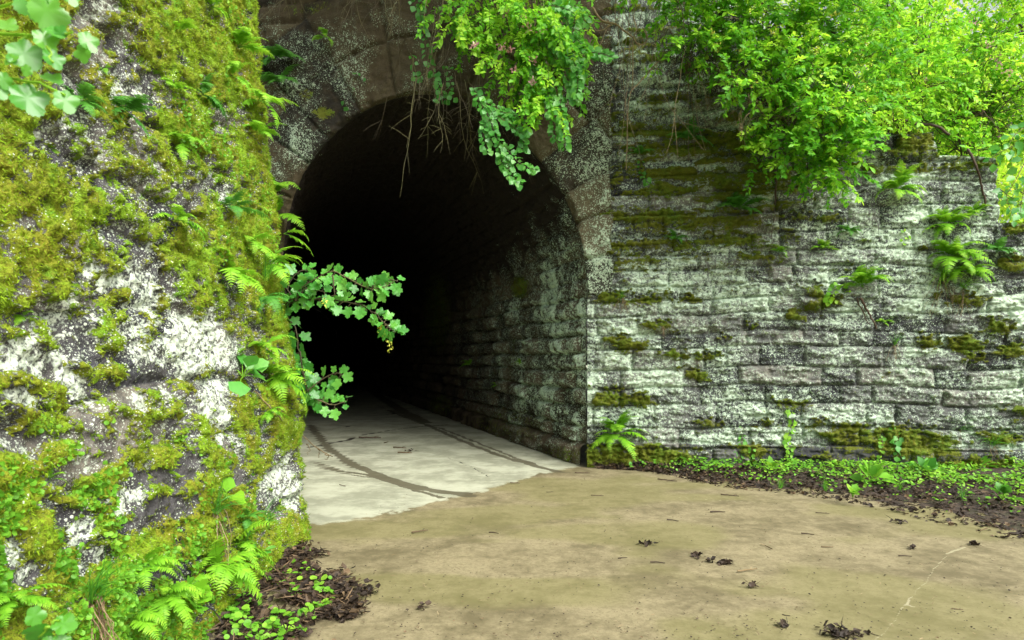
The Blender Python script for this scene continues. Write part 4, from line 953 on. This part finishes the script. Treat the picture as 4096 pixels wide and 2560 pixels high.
for i, (x, y, blb, lab) in enumerate([
 (7.0, 13.5, [(( 6.4,13.0,6.6),(1.5,1.0,1.3),2600),((8.4,13.2,6.4),(1.4,1.0,1.3),2200),((7.3,13.5,5.0),(1.6,.9,.8),1800)], 'sunlit lime green tree just behind the right end of the wall'),
 (10.5, 17, [((9.5,16.5,8),(2,1.4,1.8),2600),((12,17,7.5),(2,1.4,2),2600),((11,16,5.4),(2.2,1.2,1.2),2200)], 'pale green tree at the far right edge behind the shrubs'),
 (5.0, 17, [((4.6,16.5,9.0),(2,1.4,1.6),2400),((6.4,16.5,8.6),(1.6,1.4,1.8),2200)], 'tall bright tree showing in the gaps above the shrubs'),
 (8.5, 15, [((8.0,14.5,8.2),(1.8,1.2,1.4),3000),((9.6,14.5,7.0),(1.6,1.2,1.6),3000),((9.0,14,5.2),(1.6,1.0,1.0),2400)], 'dense bright tree crowding the upper right corner'),
 (12.5, 15, [((11.5,14.5,6.2),(1.8,1.2,1.6),2600),((11.0,14.5,8.4),(1.8,1.2,1.4),2600),((10.2,14.5,10.2),(2.2,1.2,1.4),3600),((8.0,14.5,10.2),(2.0,1.2,1.2),3000),((10.5,13.5,4.6),(1.6,1.0,1.0),2000)], 'lime tree leaning in from the right frame edge'),
 (14.5, 24, [((8,23,11),(3,2,3),3000),((13,23,10),(3,2,3),3000),((17,24,9),(3,2,3.4),3000),((14,22,6),(3,2,2),2400)], 'hazy yellow green tree farthest back at the top right')]):
    z = hz(x, y); tree((x, y, z-.1), np.array([x+.2, y, z+2.0]), blb, lab, .10 if y < 20 else .16)
# right edge vine leaves
leafy('broadleaf_vine', P(4060, 700, 9.0), [PL([(4110,640),(4060,720),(4030,800),(4060,880)], 8.8), PL([(4140,690),(4090,780),(4085,870)], 8.7), PL([(4000,760),(4050,790),(4110,830)], 8.8), PL([(4130,560),(4020,600),(3960,640)], 8.9), PL([(4150,480),(4060,540),(4020,610)], 8.9)],
  OVB, .13, .05, 'ivy', 'broad leaved vine drooping over the right end of the wall', 'vine', jit=.5)

# shrub hanging over the arch
def Ptop(px, back=.3): s = sR(px); return WR(s, 7.9, -back).tolist()
shrub('honeysuckle_shrub', Ptop(2000), [Ptop(1850), Ptop(2000), Ptop(2150)],
 [(1950,60,9.3,.45,.4,.3,70),(2080,120,9.2,.4,.4,.3,70),(2040,230,9.2,.30,.3,.18,40),(2120,280,9.1,.32,.3,.25,50),(1850,120,9.4,.22,.3,.12,14),(2160,60,9.3,.4,.35,.3,54),(2110,380,9.1,.14,.2,.1,10),(1820,30,9.5,.3,.3,.12,14),(2190,200,9.1,.3,.3,.3,46),(2240,320,9.0,.22,.25,.22,24),(2260,120,9.0,.28,.3,.25,34),(2180,450,9.05,.16,.2,.16,14),(1800,100,9.4,.2,.2,.2,12),(1960,-80,9.4,.6,.5,.25,50)],
 0, OV, .09, 'honey', 'pink budded honeysuckle hanging from above over the crown of the arch', tb=(.1, 1), facing=(.25, -.5, .55), droop=1.3, dens=.52, twl=.5,
 extra=buds([(2020,50),(2090,60),(2110,110),(2170,130),(2010,190),(2040,200),(2130,240),(2060,280),(2130,330),(1900,180)], 8.85, 'pink', 14, .022, .05))
V1 = [PL([(2180,0),(2260,80),(2330,180),(2400,220),(2450,230)], [9.2, 9.1, 9, 8.9, 8.8]), PL([(2200,60),(2280,180),(2320,270),(2300,330)], 9.0), PL([(2170,150),(2260,300),(2300,400)], 9.0), PL([(2150,250),(2230,380),(2250,480),(2260,590)], 9.0),
      PL([(2100,250),(2180,350),(2210,430),(2220,560)], 9.1), PL([(2200,20),(2290,60),(2290,140)], 9.0), PL([(2160,100),(2230,200),(2300,260),(2310,380)], 8.9), PL([(2230,0),(2300,40),(2350,90)], 9.1)]
leafy('climbing_vine', P(2180, -40, 9.3), V1, OVB, .09, .022, 'ivy', 'pale leaved vine sweeping down right of the honeysuckle above the arch', 'vine', sr=.005, pairs=True, wide=1.25, tb=(.5, 1), jit=.5, pet=.35)
V2 = [PL([(1880,330),(1930,400),(2000,430),(2060,470),(2100,560),(2090,600)], 9.1), PL([(1900,380),(1960,480),(2000,560),(2010,640),(2060,720)], 9.0), PL([(2000,560),(2060,640),(2140,680)], 9.0), PL([(1940,420),(2020,480),(2100,540)], 9.0),
      PL([(2020,620),(2040,680),(2080,735)], 9.0), PL([(1990,430),(1930,520),(1950,600)], 9.0), PL([(1960,440),(2060,450),(2110,540)], 9.05)]
leafy('climbing_vine', P(1880, 300, 9.2), V2, OVB, .085, .030, 'ivy', 'lowest hanging vine trailing into the tunnel mouth at its upper right', 'vine', sr=.004, pairs=True, wide=1.35, tb=(.2, .9), jit=.5, pet=.35)
V3 = [PL([(1690,-20),(1680,60),(1700,140),(1720,260),(1750,330),(1780,400)], 9.6), PL([(1640,0),(1680,40)], 9.7), PL([(1640,210),(1660,300),(1670,310)], 9.8), PL([(1780,260),(1800,330),(1790,380)], 9.6), PL([(1740,390),(1760,400),(1810,385)], 9.6)]
leafy('climbing_vine', P(1690, -30, 9.7), V3, OVB, .085, .055, 'ivy', 'sparse darker vine hanging at the crown of the arch beside the bare twigs', 'vine', sr=.004, pairs=True, wide=1.4, tb=(0, .5), jit=.5, pet=.35)
leafy('climbing_vine', hitR(1440, 290, .12), [np.array([hitR(1440, 290, .12), hitR(1400, 340, .14), hitR(1380, 400, .14), hitR(1370, 430, .14)]), np.array([hitR(1440, 290, .12), hitR(1450, 320, .14)])],
      OVB, .08, .13, 'ivy', 'few dark leaves on a thread left of the arch crown', 'vine', sr=.003, wide=1.4, tb=(0, .3))
# bare hanging twigs
def twigs(label, starts, n, Lm, spread, mat='stem', name='bare_twigs', r=.0045, sub=2, dirb=(0, -.05, -1), cat='twigs', jit=.12):
    b0 = starts[0]; o = empty(name, b0); tag(o, label, cat); mb = MB(); b0 = np.array(b0)
    for i in range(n):
        s0 = np.array(starts[rng.integers(0, len(starts))])+rng.normal(0, 1, 3)*[jit, .08, jit*.5]
        L = Lm*rng.uniform(.35, 1.1); k = 10; d = nrm(np.array(dirb)+rng.normal(0, spread, 3)); pts = [s0]
        for q in range(k): d = nrm(d+np.array([0, 0, -.12])+rng.normal(0, .12, 3)); pts.append(pts[-1]+d*L/k)
        pts = np.array(pts); tt = rng.random(); mb.tube(pts-b0, r*rng.uniform(.6, 1.2), .0015, 3, tt)
        for q in range(sub):
            j = rng.integers(3, k); e = nrm(d+rng.normal(0, .8, 3)); mb.tube(np.array([pts[j], pts[j]+e*L*.12, pts[j]+e*L*.2+[0, 0, -.02]])-b0, .003, .0012, 3, tt)
    link('stem', mb.mesh('stem'), M[mat], o); return o
twigs('tangle of long bare twigs dangling over the crown of the arch', [P(1720,-60,9.5),P(1780,-60,9.4),P(1900,100,9.4),P(1640,-60,9.6),P(1840,0,9.5),P(1760,150,9.5),P(1800,260,9.5),P(1960,220,9.3),P(1580,-60,9.6),P(2050,60,9.4)], 38, 1.6, .36, r=.009, sub=4, jit=.28)
twigs('bare twigs hanging lowest into the dark tunnel mouth', [P(1740,330,9.4),P(1760,380,9.4),P(1830,340,9.4),P(1900,360,9.4)], 15, 1.1, .3, sub=5, r=.007, jit=.3)
twigs('thin dry stems hanging at the top left over the arch stones', [P(1080,-60,9.6),P(1150,-60,9.6),P(1230,-50,9.5),P(1420,-60,9.6),P(1540,-60,9.6)], 34, .75, .45)
twigs('long yellowish stems hanging before the lichen wall right of the arch', [P(2540,-60,9.1),P(2580,40,9.1),P(2640,0,9.0),P(2480,-60,9.2),P(2700,-60,9.0)], 22, 2.3, .12, 'straw', r=.006, sub=1)
twigs('dark twiggy tangle under the overhanging honeysuckle on the right', [P(2720,190,8.9),P(2820,240,8.9),P(2900,260,8.8),P(2980,300,8.8),P(3080,400,8.8),P(2780,230,9)], 130, .62, .75, 'twig', r=.005, sub=4, dirb=(0, -.2, -.4))
twigs('brown twig ends poking out below the honeysuckle leaves', [P(3000,430,8.6),P(3080,440,8.6),P(3160,420,8.6),P(3220,480,8.6)], 50, .5, .8, 'straw', r=.005, sub=3, dirb=(0, -.2, -.3))
twigs('dark stems standing between the shrubs at the right', [P(3650,500,9.6),P(3800,480,10),P(3950,450,10),P(4050,400,10)], 60, 1.1, .7, 'twig', r=.008, sub=3, dirb=(.1, 0, .3))
def limb(label, pts, r0, r1, mat='twig', name='branch', side=()):
    b0 = np.array(pts[0]); o = empty(name, b0); tag(o, label, 'branch'); mb = MB(); mb.tube(wob(pts, 26, .03)-b0, r0, r1, 6, .4)
    for sd in side: mb.tube(wob(sd, 14, .03)-b0, r1*1.1, r1*.4, 5, .5)
    link('stem', mb.mesh('stem'), M[mat], o)
limb('yellowish bare branch bending down right of the arch at the top', PL([(2370,30),(2400,80),(2460,100),(2520,150),(2560,180),(2590,150),(2570,110)], 9.0), .016, .007, 'straw', side=[PL([(2440,95),(2410,180),(2380,260)], 9.0), PL([(2530,170),(2530,300),(2510,450),(2505,680)], 9.0), PL([(2450,100),(2400,130),(2380,110)], 9.0)])
limb('dark crooked branch lying across the top of the wall at the right', PL([(3540,480),(3600,478),(3660,490),(3740,500),(3800,540)], 9.3), .03, .015)
limb('thick dark trunk leaning at the far right behind the wall', PL([(3990,560),(4050,480),(4120,330),(4200,150)], 11), .05, .04)
limb('long thin stem slanting up to the honeysuckle over the lichen wall', PL([(2520,370),(2600,280),(2680,200),(2760,150)], 8.9), .008, .004, 'straw', side=[PL([(2600,280),(2640,275),(2660,290)], 8.9)])
limb('upright dark stem hanging down the middle of the right wall', [on_wall(3100,430,.08),on_wall(3105,560,.08),on_wall(3108,700,.07),on_wall(3100,820,.07)], .016, .008, side=[[on_wall(3108,700,.08),on_wall(3098,830,.06),on_wall(3088,980,.05)]])
limb('thin dark stem trailing from the coping down the right wall', [on_wall(3870,600,.08),on_wall(3900,680,.08),on_wall(3925,740,.06),on_wall(3940,820,.05)], .018, .012)
limb('hanging brown root below the lime fern on the broken ledge', [on_wall(3440,1190,.08),on_wall(3460,1240,.07),on_wall(3485,1280,.07),on_wall(3505,1315,.05)], .018, .010, side=[[on_wall(3430,1190,.06),on_wall(3455,1260,.05),on_wall(3480,1300,.05)]])
limb('arched dry stem drooping from the mossy bulge over the tunnel floor', [hitL(1010,1560,.1), hitL(1090,1640,.15), P(1180,1740,5.9), P(1270,1800,5.8), P(1330,1825,5.75)], .006, .004, 'straw', side=[PL([(1270,1800),(1272,1830)], 5.8), PL([(1230,1780),(1232,1812)], 5.8), PL([(1300,1815),(1300,1838)], 5.8), PL([(1190,1750),(1190,1790)], 5.85)])
leafy('small_vine', P(2520, 340, 8.9), [PL([(2580,290),(2620,275),(2650,285)], 8.9), PL([(2600,280),(2590,300)], 8.9)], OV, .07, .04, 'honey', 'small sprig of bright leaves on the slanting stem', 'sprig', pairs=True)

# climbing plants at the foot of the right wall
def wallvine(pts, label, tpl=OVB, size=.06, sp=.05, mat='cover', pairs=True, wide=1.3, name='climbing_vine'):
    st = np.array([on_wall(a, b, .02) for a, b in pts]); leafy(name, st[-1], [st], tpl, size, sp, mat, label, 'vine', 'climbers at the foot of the right wall', sr=.004, pairs=pairs, wide=wide, jit=.35, pet=.4)
wallvine([(3155,1620),(3165,1680),(3155,1740),(3160,1800),(3150,1850)], 'heart leaved vine climbing up the foot of the right wall', RD, .07, .045)
wallvine([(3570,1700),(3590,1740),(3580,1790),(3600,1830)], 'oval leaved climber on mossy stone low on the right wall', OVB, .09, .045, 'ivy')
wallvine([(3520,1740),(3525,1790),(3515,1850)], 'thin pale climber left of the oval leaved climber', RD, .045, .05)
wallvine([(2950,1710),(2965,1750),(2960,1790),(2950,1840)], 'small nettle like plant climbing in a joint of the right wall', OVB, .075, .04, 'grass')
wallvine([(3010,1790),(3000,1830),(3005,1870)], 'slender weed right of the nettle like plant', OVB, .06, .035, 'grass')
wallvine([(3350,1130),(3320,1180),(3310,1210)], 'leafy sprig rooted on the broken stone ledge', OVB, .08, .04, 'fern')
wallvine([(3400,1150),(3370,1170),(3340,1200)], 'second leafy sprig on the broken stone ledge, nearer the lime fern', OVB, .07, .045, 'fern')
wallvine([(3610,920),(3630,950),(3615,965)], 'tiny leafy sprig above an orange leaf on the right wall', RD, .05, .05, 'fern')
wallvine([(2560,640),(2570,700),(2590,730)], 'shaded leafy sprig on the mossy upper part of the right wall', OVB, .08, .05, 'fern_dark')

# ------------------------------------------------------------------ ground cover, litter
def scatter_cover():
    ok = np.where(SK > .08)[0]; pr = sstep(.1, .7, SK[ok])*(.05+ST[ok]*1.8)*sstep(.38, .62, fbm(np.concatenate([SXY[ok], SXY[ok][:, :1]*0], 1), 2.2, 3, 401)+ST[ok]*.16+SK[ok]*.05)
    c = np.cumsum(pr); n = 8000; idx = ok[np.searchsorted(c, rng.random(n)*c[-1])]
    pos = np.concatenate([SXY[idx]+rng.normal(0, .02, (n, 2)), (SZ[idx]+rng.uniform(.01, .11, n)*(.4+fbm(np.concatenate([SXY[idx], SXY[idx][:, :1]*0], 1), 3, 2, 5)))[:, None]], 1)
    mb = MB(); mb.inst(RD, pos, nrm(rng.normal(0, 1, (n, 3))*[1, 1, .3]), nrm(rng.normal(0, .35, (n, 3))+[0, -.3, 1]), rng.uniform(.018, .055, n))
    tag(link('ground_cover', mb.mesh('ground_cover'), M['cover']), 'low round leaved ground cover spreading along the foot of the right wall', 'ground cover', kind='stuff')
scatter_cover()
def litter_on(pts, z, n, label, smin, smax, jig=.02, thick=.03):
    idx = rng.integers(0, len(pts), n); pos = np.concatenate([pts[idx]+rng.normal(0, jig, (n, 2)), (z[idx]+rng.uniform(0, thick, n))[:, None]], 1)
    mb = MB(); mb.inst(FL, pos, nrm(rng.normal(0, 1, (n, 3))*[1, 1, .3]), nrm(rng.normal(0, .5, (n, 3))+[0, 0, 1]), rng.uniform(smin, smax, n), rng.random(n)**1.5)
    m = n//3; a = pos[:m]; d = nrm(rng.normal(0, 1, (m, 3))*[1, 1, .2]); 
    mb.inst(BL, a+[0, 0, .01], d, rdir(m), rng.uniform(.05, .16, m), rng.random(m), .6)
    tag(link('leaf_litter', mb.mesh('leaf_litter', False), M['litter']), label, 'leaf litter', kind='stuff')
ok = np.where(SK < .75)[0]
litter_on(SXY[ok], SZ[ok]+.005, 5000, 'dark wet leaf litter edging the concrete below the right wall', .02, .06)
g = [hitG(a, b)[:2] for a, b in zip(rng.uniform(900, 1500, 4000), rng.uniform(2150, 2620, 4000))]
g = np.array(g); gx, gy = CX+F*g[:, 0]/g[:, 1], HY+F*EYE/g[:, 1]
edge = np.interp(gy, [2150, 2250, 2330, 2450, 2560, 2620], [1230, 1290, 1410, 1400, 1340, 1320])
kk = (gx < edge+40*rng.normal(0, 1, len(gx))) & (fbm(np.concatenate([g, g[:, :1]*0], 1), 3.5, 3, 411) > .42+.10*(gx > edge-120))
g = g[kk]
litter_on(g, np.full(len(g), .015), 6500, 'clotted dark leaf litter at the foot of the left wall', .02, .06, .03, .05)
# seedlings on the left litter
n = 260; idx = rng.integers(0, len(g), n); gg = g[idx]; gx = CX+F*gg[:, 0]/gg[:, 1]; gy = HY+F*EYE/gg[:, 1]
kk = (gx < 1330) & (rng.random(n) < sstep(2250, 2500, gy)*.8+.12); gg = gg[kk]; n = len(gg)
mb = MB(); pos = np.repeat(np.concatenate([gg, np.full((n, 1), .07)], 1), 3, 0)+rng.normal(0, .02, (n*3, 3))
mb.inst(RD, pos, nrm(rng.normal(0, 1, (n*3, 3))*[1, 1, .3]), nrm(rng.normal(0, .3, (n*3, 3))+[0, -.3, 1]), rng.uniform(.03, .06, n*3))
tag(link('seedling_cover', mb.mesh('seedling_cover'), M['cover']), 'bright green seedlings sprouting through the litter at the bottom left', 'seedlings', kind='stuff')
# clover patches
for i, (a, b, l, n_, lab) in enumerate([(3480,1930,.17,12,'tallest leafy weed among the ground cover by the right wall'),(2740,1855,.11,9,'first small weed at the foot of the right wall past the fern'),(3410,1990,.10,7,'small bright weed at the edge of the concrete'),(3700,1900,.15,10,'leafy weed in the thick of the ground cover to the right'),
   (3900,1880,.17,12,'broad weed at the foot of the wall near the right frame edge'),(4010,2000,.14,9,'weed in the ground cover at the far right'),(3080,1880,.10,8,'low weed between the slender weed and the heart leaved vine'),(2520,1870,.05,5,'tiny seedling below the fern at the tunnel corner')]):
    rosette(hitG(a, b, .08)+np.array([0, 0, .0]), n_, l*1.3, OVB, 'grass' if i % 2 else 'cover', lab, up=1.0, out=(0, -.4, 0), name='weed', cat='weed', group='weeds in the verge')
for (a, b, lab) in [(3300,1960,'thin grass tuft in the verge left of the tallest weed'),(3600,1960,'spiky grass tuft in the verge right of the tallest weed'),(3850,1990,'grass tuft in the verge toward the right frame edge'),(3120,1950,'small grass tuft at the narrow end of the verge')]:
    grass(hitG(a, b, .06), 26, .2, 1.3, (0, -.3, 0), lab, w=.03, group='grass tufts in the verge')

# ------------------------------------------------------------------ debris on the concrete
def twig_mesh(L, r, seed, fork=True):
    q = np.random.default_rng(seed); mb = MB(); pts = wob([[-L/2, 0, r], [0, q.normal(0, L*.06), r*1.4], [L/2, 0, r]], 9, L*.05, seed); pts[:, 2] = np.abs(pts[:, 2])*.4+r
    mb.tube(pts, r, r*.5, 5, q.random())
    if fork: mb.tube(np.array([pts[5], pts[5]+[L*.12, L*.13, r], pts[5]+[L*.22, L*.18, r]]), r*.5, r*.25, 4, q.random())
    return mb.mesh('twig')
TW = [twig_mesh(1, .055, 3, False), twig_mesh(1, .036, 4), twig_mesh(1, .05, 5), twig_mesh(1, .075, 9, False)]
def ground_twig(a, b, Lpx, ang, k, mat, label, group='twigs on the concrete', name='twig'):
    p = hitG(a, b); me = TW[k].copy(); me.materials.clear(); me.materials.append(M[mat])
    o = bpy.data.objects.new(name, me); COL.objects.link(o); o.location = (p[0], p[1], .002); L = Lpx*p[1]/F; o.scale = (L,)*3; o.rotation_euler = (0, 0, math.radians(ang)); tag(o, label, 'twig', group)
for t in [(1680,2130,70,30,2,'litter','short dark twig lying at the left of the brown concrete'),(2690,2085,50,-35,0,'twig','dark twig in the upper middle of the concrete'),(2630,2255,60,-15,0,'twig','mossy green dark twig in the middle of the concrete'),
  (2490,2235,40,10,0,'twig','small forked twig left of the mossy one'),(2870,2052,60,-5,0,'twig','thin grey twig below the verge'),(3230,2140,50,-30,0,'twig','dark straight twig right of centre on the concrete'),(3310,2192,45,-8,3,'straw','short orange brown stick right of centre'),
  (2990,2285,95,20,1,'straw','longest pale reddish stick on the concrete'),(3065,2190,80,100,1,'straw','curly tan stem on the concrete'),(3145,2465,30,-30,3,'litter','stubby dark bark piece near the bottom'),(1975,2135,45,-25,0,'twig','little dark twig left of the pale boundary'),(2670,1925,80,-35,1,'twig','forked dark twig at the narrow end of the verge'),
  (2920,1985,70,-30,1,'twig','thin curved twig beside the verge'),(3290,2055,50,-20,1,'twig','slim twig on the concrete below the weeds'),(3830,2440,40,-15,2,'litter','dark sliver near the right edge'),(2420,2125,34,70,1,'twig','upright pointing bit of twig'),(2445,2360,26,80,1,'twig','small vertical twig left of the dead leaf'),
  (3620,2228,50,-15,0,'twig','faint dark twig to the right of the orange stick'),(2390,1985,50,-12,1,'twig','small twig just outside the pale concrete'),(2330,1895,60,-8,1,'twig','thin twig at the corner of the pale concrete'),(2060,1935,40,-15,2,'twig','dark bit on the edge of the pale concrete'),
  (1545,1772,30,70,3,'straw','pale chunky stick on the tunnel floor'),(1600,1795,60,-25,2,'litter','flat dark bark beside the pale stick on the tunnel floor'),(1620,1815,60,-15,2,'litter','second flat dark bark behind the crack in the tunnel floor'),(1370,1945,50,-50,1,'twig','curved twig on the pale floor by the wall edge'),(1480,1755,90,-8,1,'twig','long curved twig lying on the slab joint'),
  (1890,2075,24,80,2,'twig','tiny upright twig beside the tracks'),(2200,1970,30,10,1,'twig','tiny curled twig on the brown concrete near the tunnel')]:
    ground_twig(*t)
# small bits nobody could count
n = 3000; a = rng.uniform(900, 4300, n); b = 1900+700*rng.random(n)**.8
ex = [q for q in zip(a, b)]; pp = np.array([hitG(x, y) for x, y in ex]); pos = np.array(pp); pos[:, 2] = .014
ok = (pos[:, 0] > -1.5)
pos = pos[ok]; n = len(pos); mb = MB(); mb.inst(FL, pos, nrm(rng.normal(0, 1, (n, 3))*[1, 1, .1]), nrm(rng.normal(0, .2, (n, 3))+[0, 0, 1]), rng.uniform(.004, .02, n)*rng.uniform(.3, 1.1, n), rng.random(n))
tag(link('debris', mb.mesh('debris', False), M['litter']), 'fine dark crumbs and leaf bits strewn over the concrete', 'debris', kind='stuff')
n = 500; pos = np.array([hitG(x, y) for x, y in zip(rng.uniform(1300, 4200, n), rng.uniform(1950, 2600, n))]); pos[:, 2] = .015
mb = MB(); mb.inst(BL, pos, nrm(rng.normal(0, 1, (n, 3))*[1, 1, .05]), nrm(rng.normal(0, .2, (n, 3))+[0, 0, 1]), rng.uniform(.02, .06, n), rng.random(n), .8)
tag(link('dry_bits', mb.mesh('dry_bits', False), M['straw']), 'pale straw bits and petals strewn over the concrete', 'debris', kind='stuff')
def leaf_clump(a, b, wpx, n, label, sz=.04):
    p = hitG(a, b); o_ = MB(); R = wpx*p[1]/F/2; pos = rng.normal(0, .34, (n, 3))*[R, R*.8, 0]; pos[:, 2] = rng.uniform(.004, .022, n)
    o_.inst(FL, pos, nrm(rng.normal(0, 1, (n, 3))*[1, 1, .4]), nrm(rng.normal(0, .7, (n, 3))+[0, 0, 1]), sz*rng.uniform(.6, 1.3, n), rng.random(n)*.6)
    m = max(3, n//4); o_.inst(BL, pos[:m], nrm(rng.normal(0, 1, (m, 3))*[1, 1, .15]), rdir(m), sz*2.2, rng.random(m), .5)
    o = link('dead_leaf_clump', o_.mesh('dead_leaf_clump', False), M['litter']); o.location = (p[0], p[1], .005); tag(o, label, 'dead leaves', 'clumps of dead leaves on the concrete')
for t in [(2790,2225,90,12,'dark curled leaves left of the small brown clump'),(2845,2250,40,9,'small rounded brown clump in the middle of the concrete'),(2905,2255,50,22,'wing shaped dark leaf beside the rounded brown clump'),(2590,2180,80,12,'flat straggly clump on the left half of the concrete'),
   (3005,2353,90,10,'brown torn leaf left of the bottom right litter pile'),(3140,2508,70,8,'glossy black leaf scrap left of the bottom pile'),(3370,2545,260,60,'largest pile of wet dark leaves at the bottom edge of the concrete'),(3590,2090,100,14,'mossy crumbly clump near the verge'),(3640,2195,50,8,'small mossy crumb clump farther right'),
   (3900,2180,80,14,'greenish crumb clump beside the litter at the far right'),(1480,2375,110,26,'tattered leaf clump right of the left litter'),(1380,2480,120,26,'crumbly dark clump at the right end of the left litter'),(1280,2230,40,6,'upright curled dead leaf by the base of the left wall'),(1690,2435,40,7,'mossy crumb near the bottom left of the concrete'),(1640,1805,60,6,'scrap of bark and leaves on the tunnel floor')]:
    leaf_clump(*t)

# ------------------------------------------------------------------ canopy added above (out of frame, rooted on the banks): it shades the portal as in the photo
def canopy(base, blobl, label):
    o = empty('tree', base); tag(o, label, 'tree'); b0 = np.array(base, float); ms = MB(); ml = MB()
    ms.tube(wob([b0, b0+[0, -.2, 2.0], b0+[.1, -.8, 3.4]], 10, .2)-b0, .16, .09, 7, .3)
    for c, r, n in blobl:
        c = np.array(c); ms.tube(wob([b0+[0, -.5, 2.6], (b0+[0, -.5, 2.6]+c)/2+[0, 0, .3], c], 10, .2)-b0, .07, .02, 5, .3)
        p = c+nrm(rng.normal(0, 1, (n, 3)))*np.array(r)*rng.random((n, 1))**.4
        ml.inst(OVB, p-b0, rdir(n), nrm(rng.normal(0, .5, (n, 3))+[0, 0, 1]), rng.uniform(.12, .22, n), rng.random(n))
    link('trunk', ms.mesh('trunk'), M['twig'], o); link('crown', ml.mesh('crown'), M['honey'], o)
canopy(WR(-2.0, 8.2, -1.2), [((-1.2, 9.3, 9.6), (2.4, 1.6, .9), 2600), ((1.6, 8.6, 9.6), (2.2, 1.6, .8), 3200), ((-1.5, 8.3, 8.9), (1.8, 1.2, .6), 2000)], 'unseen leafy tree added above the arch, its crown shading the tunnel mouth')

# ------------------------------------------------------------------ camera, light, world
cam = bpy.data.cameras.new('camera'); co = bpy.data.objects.new('camera', cam); COL.objects.link(co); SC.camera = co
co.location = (0, 0, EYE); co.rotation_euler = (math.pi/2, 0, 0); cam.sensor_width = 36; cam.lens = F/4096*36; cam.shift_y = (HY-1280)/4096; cam.clip_end = 500; cam.clip_start = .05
cam.dof.use_dof = True; cam.dof.focus_distance = 7.0; cam.dof.aperture_fstop = 5.6
sd = Vector((.50, -.52, .78)).normalized(); el = math.asin(sd.z); az = math.atan2(sd.x, sd.y)
w = bpy.data.worlds.new('World'); SC.world = w; w.use_nodes = True; nt = w.node_tree
sk = nt.nodes.new('ShaderNodeTexSky'); sk.sky_type = 'NISHITA'; sk.sun_disc = False; sk.sun_elevation = el; sk.sun_rotation = az; sk.dust_density = 8; sk.air_density = 1.0; sk.ozone_density = .6
bg = nt.nodes['Background']; hs = nt.nodes.new('ShaderNodeHueSaturation'); hs.inputs['Saturation'].default_value = .35; nt.links.new(sk.outputs[0], hs.inputs['Color']); nt.links.new(hs.outputs[0], bg.inputs[0]); bg.inputs[1].default_value = .15
ld = bpy.data.lights.new('sun', 'SUN'); ld.energy = 1.3; ld.angle = math.radians(50); ld.color = (1, .985, .95)
lo = bpy.data.objects.new('sun', ld); COL.objects.link(lo); lo.rotation_euler = (-sd).to_track_quat('-Z', 'Y').to_euler(); lo.location = (5, -5, 12)
SC.view_settings.view_transform = 'Standard'; SC.view_settings.look = 'None'; SC.view_settings.gamma = 1; SC.view_settings.exposure = 1.02
SC.cycles.max_bounces = 6; SC.cycles.diffuse_bounces = 3; SC.cycles.transmission_bounces = 3
